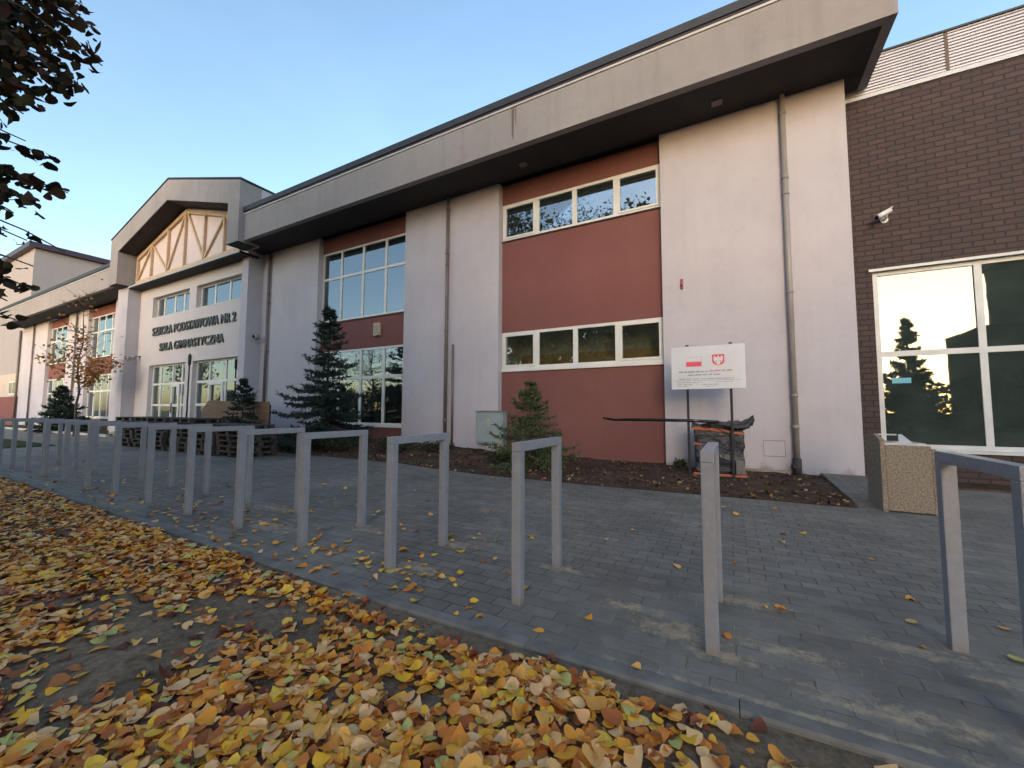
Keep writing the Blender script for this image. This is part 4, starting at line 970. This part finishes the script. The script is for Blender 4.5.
for (x0, x1, y0, y1, dens) in ((-6, 2.2, -0.6, 2.15, 1500), (-6, 2.2, -1.5, -0.6, 500), (-16, -6, 0.2, 2.45, 700), (-18, 3, -5, -1.5, 130), (-18, -6, -1.5, 0.2, 200), (-30, -16, 0, 2.9, 90)):
    n = int((x1 - x0) * (y1 - y0) * dens)
    x = RNG.uniform(x0, x1, n); y = RNG.uniform(y0, y1, n)
    cl = 0.5 + 0.5 * np.sin(x * 3.1 + 2 * np.sin(y * 2.3)) * np.sin(y * 4.3 + x)
    keep = (RNG.uniform(0, 1, n) < bare(x, y) * (0.62 + .38 * cl)) & (y < kerb_arr(x) - 0.12 - 0.05 * np.sin(x * 6.1) * np.sin(x * 2.3 + 1) - RNG.exponential(.025, n))
    x, y = x[keep], y[keep]
    dn = bare(x, y)
    z = ground_z(x, y) + 0.008 + RNG.uniform(0, 0.035, len(x)) * dn
    pos.append(np.stack([x, y, z], 1))
pos = np.concatenate(pos)
sub = pos[RNG.uniform(0, 1, len(pos)) < 0.35].copy(); sub[:, :2] += RNG.normal(0, 0.05, (len(sub), 2)); sub[:, 2] = ground_z(sub[:, 0], sub[:, 1]) + 0.007
Vu, Fu = leaves_mesh(sub, 0.055, RNG, 0.3, 0.5); Vu[:, 2] = np.maximum(Vu[:, 2], ground_z(Vu[:, 0], Vu[:, 1]) + 0.002)
tag(arrays('rotting_leaves', Vu, Fu, M['fallen_under'], smooth=True), 'reddish rotting small leaves underneath the yellow leaf carpet', 'leaves', kind='stuff')
pos = pos[RNG.uniform(0, 1, len(pos)) < 0.82]
V, F = leaves_mesh(pos, 0.067, RNG, 0.16, 0.24)
V[:, 2] = np.maximum(V[:, 2], ground_z(V[:, 0], V[:, 1]) + 0.002)
tag(arrays('fallen_leaves', V, F, M['fallen'], smooth=True), 'thick carpet of yellow and orange fallen leaves on bare dirt', 'leaves', kind='stuff')
# leaves blown onto the paving
def to_ground(px, py, H=1.25):
    f, yaw, pit, rol = 404.28, -0.494948, 0.0669, 0.003534
    cy_, sy_, cp, sp = math.cos(yaw), math.sin(yaw), math.cos(pit), math.sin(pit)
    fw = Vector((sy_ * cp, cy_ * cp, sp)); r_ = Vector((cy_, -sy_, 0)); u_ = r_.cross(fw)
    c, s = math.cos(rol), math.sin(rol); r2 = c * r_ + s * u_; u2 = -s * r_ + c * u_
    d = fw + r2 * (px - 512) / f - u2 * (py - 384) / f
    k = -H / d.z; return d.x * k, d.y * k
spots = [(-1.10, 4.00), (-1.79, 3.72), (-0.42, 3.60), (0.16, 3.12), (-0.79, 2.46), (-0.44, 2.10), (-1.77, 2.43), (-2.18, 2.42), (-2.08, 2.46), (-2.02, 2.39), (-1.93, 2.47), (-1.98, 2.52), (-2.29, 2.51), (-2.13, 2.33),
         (-2.56, 2.36), (-2.72, 2.37), (-2.42, 2.38), (-1.77, 3.0), (-2.0, 3.9), (-2.4, 2.66), (-2.3, 2.86), (-0.2, 3.9), (1.02, 4.55), (1.02, 3.72), (0.86, 3.0), (0.24, 3.10), (0.0, 3.9), (-0.40, 3.55), (-1.5, 2.2), (-1.0, 2.18), (-2.9, 3.3), (-0.06, 2.62), (-0.12, 2.5), (-3.4, 2.5), (-3.3, 2.42), (0.62, 5.2)]
sp = np.array([(a, b, 0.012) for a, b in spots])
n = 260; x = -1.2 - RNG.gamma(1.6, 3.0, n); y = kerb_arr(x) + RNG.exponential(0.55, n)
k = (x > -16) & (y < 6.9); sp2 = np.stack([x[k], y[k], np.full(k.sum(), 0.012)], 1)
n = 70; sp3 = np.stack([RNG.uniform(-14, 1.4, n), RNG.uniform(2.3, 6.6, n), np.full(n, .012)], 1)
sp = np.concatenate([sp, sp2, sp3])
V, F = leaves_mesh(sp, 0.066, RNG, 0.16, 0.3); V[:, 2] = np.maximum(V[:, 2], 0.003)
tag(arrays('scattered_leaves', V, F, M['fallen'], smooth=True), 'single yellow leaves strewn over the grey paving', 'leaves', kind='stuff')
# withered litter in the bed
n = 1700; x = RNG.uniform(-14, 1.4, n); t_ = RNG.uniform(0.01, .97, n) ** 1.2; y0 = np.interp(x, ex, ey); y = y0 + (9.6 - y0) * t_
z = bed_z(x, t_ * (9.6 - y0) / (9.85 - y0)) + 0.012
V, F = leaves_mesh(np.stack([x, y, z], 1), 0.065, RNG, 0.4, 0.4)
tag(arrays('leaf_litter', V, F, M['fallen_old'], smooth=True), 'withered brown leaf litter on the planting bed', 'leaves', kind='stuff')

# ------------------------------------------------------------------ broadleaf trees
def limb(mb, p0, p1, r0, r1, rr, n=6, wob=0.05):
    p0 = np.array(p0, float); p1 = np.array(p1, float); L_ = np.linalg.norm(p1 - p0); pts = []
    for k in range(n + 1):
        u = k / n; w_ = wob * L_ * math.sin(math.pi * u)
        pts.append(p0 + (p1 - p0) * u + np.array([rr.uniform(-1, 1), rr.uniform(-1, 1), rr.uniform(-.5, .8)]) * w_ * .6)
    mb.tube([tuple(q) for q in pts], [r0 + (r1 - r0) * k / n for k in range(n + 1)], 7, False); return pts

def broadleaf(label, base, h, crown_r, crown_z0, seed, nleaf, leaf, mat, trunk_r, group=None, name='deciduous_tree', twigs=60, simple=True):
    rr = random.Random(seed); rng = np.random.default_rng(seed)
    t = thing(name, label, 'tree', base, group)
    mb = MB(); top = np.array([rr.uniform(-.3, .3), rr.uniform(-.3, .3), h * .9])
    tp = limb(mb, (0, 0, -0.2), top, trunk_r, trunk_r * .15, rr, 8, 0.03)
    ends = []
    for k in range(twigs):
        f = rr.uniform(crown_z0 / h, .92); b = np.array([np.interp(f * h * .98, [q[2] for q in tp], [q[i] for q in tp]) for i in range(2)] + [f * h * .98])
        a = rr.uniform(0, 6.283); s = math.sin(math.pi * min(1, max(.08, (f - crown_z0 / h) / (1 - crown_z0 / h) * .86 + .14))) ** .6
        e = b + np.array([math.cos(a), math.sin(a), rr.uniform(-.1, .7)]) * crown_r * s * rr.uniform(.55, 1.05)
        pts = limb(mb, b, e, trunk_r * .28 * (1.1 - f), 0.008, rr, 5, 0.08); ends.append(pts)
    mb.build('trunk', M['bark'], t)
    C = []
    per = nleaf // len(ends)
    for pts in ends:
        for _ in range(per):
            u = rng.uniform(.3, 1) * (len(pts) - 1); i = min(int(u), len(pts) - 2); p = pts[i] + (pts[i + 1] - pts[i]) * (u - i)
            C.append(p + rng.normal(size=3) * np.array([1, 1, .7]) * crown_r * .13)
    V, F = leaves_mesh(np.array(C), leaf, rng, 0.8, 0.2, simple=simple)
    arrays('crown', V, F, M[mat], t); return t

# near linden: trunk just outside the frame at the left, its low boughs hang into the picture
NT = thing('linden_tree', 'linden, leaves coloured dark as if backlit, whose low boughs hang in at the upper left', 'tree', (-6.0, -0.9, 0))
NO = np.array(NT.location)
rr = random.Random(99); rng = np.random.default_rng(99)
mb = MB(); tp = limb(mb, (0, 0, -.3), (0.2, 0.1, 11.5), 0.24, 0.04, rr, 9, 0.02)
def pix(px, py, dep):
    f, yaw, pit, rol = 404.28, -0.494948, 0.0669, 0.003534
    cy_, sy_, cp, sp_ = math.cos(yaw), math.sin(yaw), math.cos(pit), math.sin(pit)
    fw = Vector((sy_ * cp, cy_ * cp, sp_)); r_ = Vector((cy_, -sy_, 0)); u_ = r_.cross(fw)
    d = fw + r_ * (px - 512) / f - u_ * (py - 384) / f
    return np.array(d * dep) + np.array([0, 0, 1.25]) - NO
C, Y = [], []
def bough(z0, mid, tip, r0, leaves_, spread, twig=True, start=.25):
    b = np.array([0.05, 0.05, z0])
    pts = []
    n = 14
    for k in range(n + 1):
        u = k / n; pts.append((1 - u) ** 2 * b + 2 * u * (1 - u) * mid + u * u * tip + np.array([rr.uniform(-1, 1) for _ in range(3)]) * .015)
    mb.tube([tuple(q) for q in pts], [r0 * (1 - k / n) + 0.0035 for k in range(n + 1)], 6, False)
    for _ in range(leaves_):
        u = (start + (1 - start) * rng.uniform(0, 1) ** .8) * n; i = min(int(u), n - 1); p = pts[i] + (pts[i + 1] - pts[i]) * (u - i)
        off = np.clip(rng.normal(size=3), -1.5, 1.5) * spread * (1.15 - .75 * u / n); off[2] -= 0.02
        C.append(p + off)
    return pts
tips = [(104, 66, 2.5, 4.6), (96, 34, 2.7, 4.9), (82, 92, 2.4, 4.4), (84, 8, 2.8, 5.2), (62, -25, 2.8, 5.5), (60, 74, 2.3, 4.4), (40, 96, 2.3, 4.2), (20, 112, 2.2, 4.0), (52, 40, 2.5, 4.6), (30, 60, 2.4, 4.5), (10, 80, 2.2, 4.3), (14, 20, 2.5, 4.9), (40, 0, 2.6, 5.2), (-8, 50, 2.3, 4.6), (-20, 105, 2.2, 4.0), (-5, -15, 2.5, 5.2), (-35, 20, 2.6, 5.0)]
for (px, py, dep, z0) in tips:
    tip = pix(px, py, dep); mid = (np.array([0, 0, z0]) + tip) / 2 + np.array([0, 0, .35 + rr.uniform(-.1, .15)])
    bough(z0, mid, tip, 0.020, 270, 0.13)
for (px, py, dep, z0, nl, sp_) in ((66, 196, 2.5, 3.5, 62, .055), (60, 166, 2.6, 3.6, 34, .035), (40, 208, 2.4, 3.4, 42, .06), (26, 143, 2.6, 3.7, 8, .03), (16, 178, 2.4, 3.5, 50, .06), (10, 215, 2.3, 3.3, 40, .05),
                                    (30, 292, 2.3, 2.9, 36, .07), (18, 322, 2.3, 2.6, 34, .065), (8, 268, 2.3, 3.0, 44, .07), (24, 240, 2.35, 3.1, 14, .035), (62, 250, 2.4, 3.1, 11, .018), (4, 300, 2.2, 2.8, 40, .07), (-6, 235, 2.2, 3.1, 40, .07), (30, 268, 2.3, 2.95, 16, .05)):
    tip = pix(px, py, dep); mid = (np.array([0, 0, z0]) + tip) / 2 + np.array([0, 0, .22]); bough(z0, mid, tip, 0.010, int(nl * 2.6), sp_ * 1.1, start=.42)
near = np.array(C)
nc = near + NO - np.array([0, 0, 1.25])
_f = np.array([-0.47394, 0.87801, 0.06685]); _r = np.array([0.88, 0.47497, 0.0]); _u = np.cross(_r, _f)
px_ = 512 + 404.28 * (nc @ _r) / (nc @ _f); py_ = 384 - 404.28 * (nc @ _u) / (nc @ _f)
lim = np.interp(py_, [-60, 0, 30, 60, 85, 105, 125, 140, 165, 190, 212, 240, 260, 290, 330], [110, 88, 96, 100, 92, 70, 40, 30, 60, 66, 45, 62, 40, 34, 22])
near = near[px_ < lim]          # pruned to the outline of the boughs
V1, F1 = leaves_mesh(near, 0.066, rng, 0.75, 0.22)
# the rest of the crown above and behind
C = []
for k in range(70):
    z0 = rr.uniform(3.6, 11); a = rr.uniform(0, 6.283); e = np.array([math.cos(a), math.sin(a), rr.uniform(0, .5)]) * rr.uniform(1.6, 3.4) * math.sin(min(3.0, (z0 - 2.2) / 10 * 3.1)) ** .5 + np.array([0.1, 0, z0])
    if e[0] > 1.2 and e[2] < 8: e[0] = 1.2
    pts = limb(mb, (0.05, 0.05, z0), e, 0.045, 0.006, rr, 5, .06)
    for _ in range(130):
        u = rng.uniform(.25, 1) * 5; i = min(int(u), 4); q = pts[i] + (pts[i + 1] - pts[i]) * (u - i) + rng.normal(size=3) * .28; C.append(q)
C = np.array(C); C = C[(C[:, 0] < 2.1) | (C[:, 2] > 7)]
nc = C + NO - np.array([0, 0, 1.25]); dp_ = nc @ _f
px_ = 512 + 404.28 * (nc @ _r) / np.maximum(dp_, .01); py_ = 384 - 404.28 * (nc @ _u) / np.maximum(dp_, .01)
C = C[~((dp_ > .05) & (px_ > 60) & (py_ > -60))]      # boughs end short of the open sky there
V2, F2 = leaves_mesh(C, 0.095, rng, 0.8, 0.2, simple=True)
mb.build('trunk', M['bark'], NT)
arrays('crown', np.concatenate([V1, V2]), np.concatenate([F1, F2 + len(V1)]), M['tree_leaf'], NT)

# slim young tree in front of the left wing, nearly bare with a few orange leaves
t = thing('young_tree', 'slim nearly bare young tree with a tuft of orange leaves by the left wing', 'tree', (-27.2, 7.05, 0))
rr = random.Random(5); rng = np.random.default_rng(5)
mb = MB(); tp = limb(mb, (0, 0, -.1), (-0.2, 0.1, 6.6), 0.06, 0.008, rr, 9, .02); C = []
for k in range(34):
    z0 = rr.uniform(1.6, 6.3); a = rr.uniform(0, 6.28); Lb = rr.uniform(.8, 2.2) * (1.15 - z0 / 9)
    e = np.array([math.cos(a) * Lb, math.sin(a) * Lb * .8, z0 + rr.uniform(.1, .9) * Lb]); pts = limb(mb, (0, 0, z0), e, .016, .005, rr, 5, .1)
    for _ in range(2):
        q = pts[3]; e2 = q + np.array([rr.uniform(-.6, .6), rr.uniform(-.6, .6), rr.uniform(-.1, .6)]); limb(mb, q, e2, .008, .004, rr, 3, .1)
    for _ in range(int(4 if z0 > 3.4 else 75)): C.append(pts[rr.randint(2, 5)] + rng.normal(size=3) * .22)
mb.build('trunk', M['bark'], t)
V, F = leaves_mesh(np.array(C), 0.13, rng, .8, .2, simple=True); arrays('crown', V, F, M['orange_leaf'], t)

# street side behind the photographer: what the windows mirror
broadleaf('linden on the leaf-strewn verge beside the street, mirrored left in the upper window band', (-13.2, -4.2, 0), 16.5, 4.6, 3.5, 31, 8000, .22, 'far_leaf', .26)
for lab, b_, h_, cr, z0_, sd_, nl, lf in (
    ('tall autumn tree across the street, mirrored in the upper window band', (-4.2, -12.5, 0), 18, 5.0, 2.5, 21, 9000, .34),
    ('tall broad tree across the street, mirrored left in the upper window band', (-11.5, -13.5, 0), 17, 5.0, 2.4, 22, 9000, .34),
    ('low rounded tree across the street, mirrored in the lower window band', (1.6, -16.0, 0), 12, 4.2, 1.6, 23, 7500, .34),
    ('dense low tree across the street, mirrored left in the lower window band', (-16.5, -17.0, 0), 12, 5.2, 1.4, 26, 9000, .36),
    ('dense dark tree across the street behind the tall autumn tree', (-7.5, -18.5, 0), 13, 5.0, 1.4, 27, 9000, .36)):
    broadleaf(lab, b_, h_, cr, z0_, sd_, nl, lf, 'far_leaf', .30, 'trees across the street')
broadleaf('bare-topped tree across the street, mirrored in the left tall window', (-40, -17.0, 0), 10, 4.0, 2.0, 24, 900, .2, 'far_leaf', .22, 'trees across the street', twigs=110)
conifer('spruce_tree', 'spruce across the street, mirrored in the brick building window', 'conifer', (10.3, -15, 0), 7.3, 1.6, 'needle_dark', 33, 18, dens=1.0, needle=0.28, low=0.10)
t = thing('street_house', 'dark gabled house across the street, mirrored in the right panes', 'house', (25, -28, 0))
mb = MB(t.location); mb.box(21.6, 40, -34, -26, -0.2, 14.5); mb.build('wall', M['street_wall'], t)
mb = MB(t.location); mb.prism([(21.3, -34.4, 14.51), (21.3, -25.6, 14.51), (21.3, -30, 18.5)], (19, 0, 0)); mb.build('roof', M['roof'], t)
mb = MB(t.location); mb.box(18.3, 21.58, -33, -26.5, -0.2, 8.3); mb.build('annex', M['street_wall'], t)
mb = MB(t.location); mb.box(23.0, 25.0, -25.99, -25.9, 6.5, 10.5); mb.build('window', M['curtain'], t)
t = thing('hedge', 'long dark hedge across the street, mirrored low in the windows', 'hedge', (-30, -20, 0))
rng = np.random.default_rng(3); n = 30000
C = np.stack([rng.uniform(-50, 60, n), rng.uniform(-.9, .9, n), rng.uniform(0, 4.2, n)], 1); C[:, 2] *= 0.85 + .15 * np.sin(C[:, 0] * .9) * np.sin(C[:, 0] * .37 + 1); C[:, 2] *= np.interp(C[:, 0], [-50, 10, 28, 60], [1.2, 1.15, 1.12, 1.15])
V, F = leaves_mesh(C, .34, rng, .8, .2, simple=True); arrays('foliage', V, F, M['needle_dark'], t)

# ------------------------------------------------------------------ light, sky, camera
w = bpy.data.worlds.new('World'); SC.world = w; w.use_nodes = True
nt = w.node_tree; bg = nt.nodes['Background']
sky = nt.nodes.new('ShaderNodeTexSky'); sky.sky_type = 'NISHITA'; sky.sun_disc = False
SUN_EL, SUN_AZ = 8.0, 163.0
sky.sun_elevation = rad(SUN_EL); sky.sun_rotation = rad(SUN_AZ)
sky.altitude = 100; sky.air_density = 1.0; sky.dust_density = 1.3; sky.ozone_density = 1.5
tcw = nt.nodes.new('ShaderNodeTexCoord'); mpw = nt.nodes.new('ShaderNodeMapping'); mpw.inputs['Scale'].default_value = (1.2, 2.2, 5.0); mpw.inputs['Rotation'].default_value = (0, 0.25, 0.5)
nt.links.new(tcw.outputs['Generated'], mpw.inputs['Vector'])
nzw = noise(nt.nodes, nt.links, mpw.outputs[0], 1.6, 7, 0.62); rw = ramp(nt.nodes, [(0.45, (1, 1, 1)), (0.8, (1.10, 1.07, 1.05))]); nt.links.new(nzw.outputs['Fac'], rw.inputs['Fac'])
nt.links.new(mixc(nt.nodes, nt.links, 1.0, sky.outputs[0], rw.outputs['Color'], 'MULTIPLY'), bg.inputs[0]); bg.inputs[1].default_value = 0.15
sl = bpy.data.lights.new('sun', 'SUN'); sl.energy = 0.5; sl.angle = rad(45); sl.color = (1.0, 0.965, 0.93)
so = bpy.data.objects.new('sun', sl); COL.objects.link(so)
sd = Vector((math.sin(rad(SUN_AZ)) * math.cos(rad(SUN_EL)), math.cos(rad(SUN_AZ)) * math.cos(rad(SUN_EL)), math.sin(rad(SUN_EL))))
so.rotation_euler = sd.to_track_quat('Z', 'Y').to_euler(); so.location = sd * 60

cam = bpy.data.cameras.new('camera'); co = bpy.data.objects.new('camera', cam); COL.objects.link(co); SC.camera = co
cam.sensor_width = 36; cam.sensor_fit = 'HORIZONTAL'; cam.lens = 404.28 / 1024 * 36; cam.clip_start = 0.02; cam.clip_end = 3000
yaw, pit, rol = -0.494948, 0.0669, 0.003534
fw = Vector((math.sin(yaw) * math.cos(pit), math.cos(yaw) * math.cos(pit), math.sin(pit)))
r_ = Vector((math.cos(yaw), -math.sin(yaw), 0)); u_ = r_.cross(fw)
r2 = math.cos(rol) * r_ + math.sin(rol) * u_; u2 = -math.sin(rol) * r_ + math.cos(rol) * u_
mw = Matrix((r2, u2, -fw)).transposed().to_4x4(); mw.translation = (0, 0, 1.25)
co.matrix_world = mw
vs = SC.view_settings
vs.view_transform = 'Standard'; vs.look = 'None'; vs.gamma = 1; vs.use_curve_mapping = False; vs.exposure = 1.95
SC.cycles.use_denoising = True
SC.cycles.max_bounces = 8; SC.cycles.transparent_max_bounces = 16
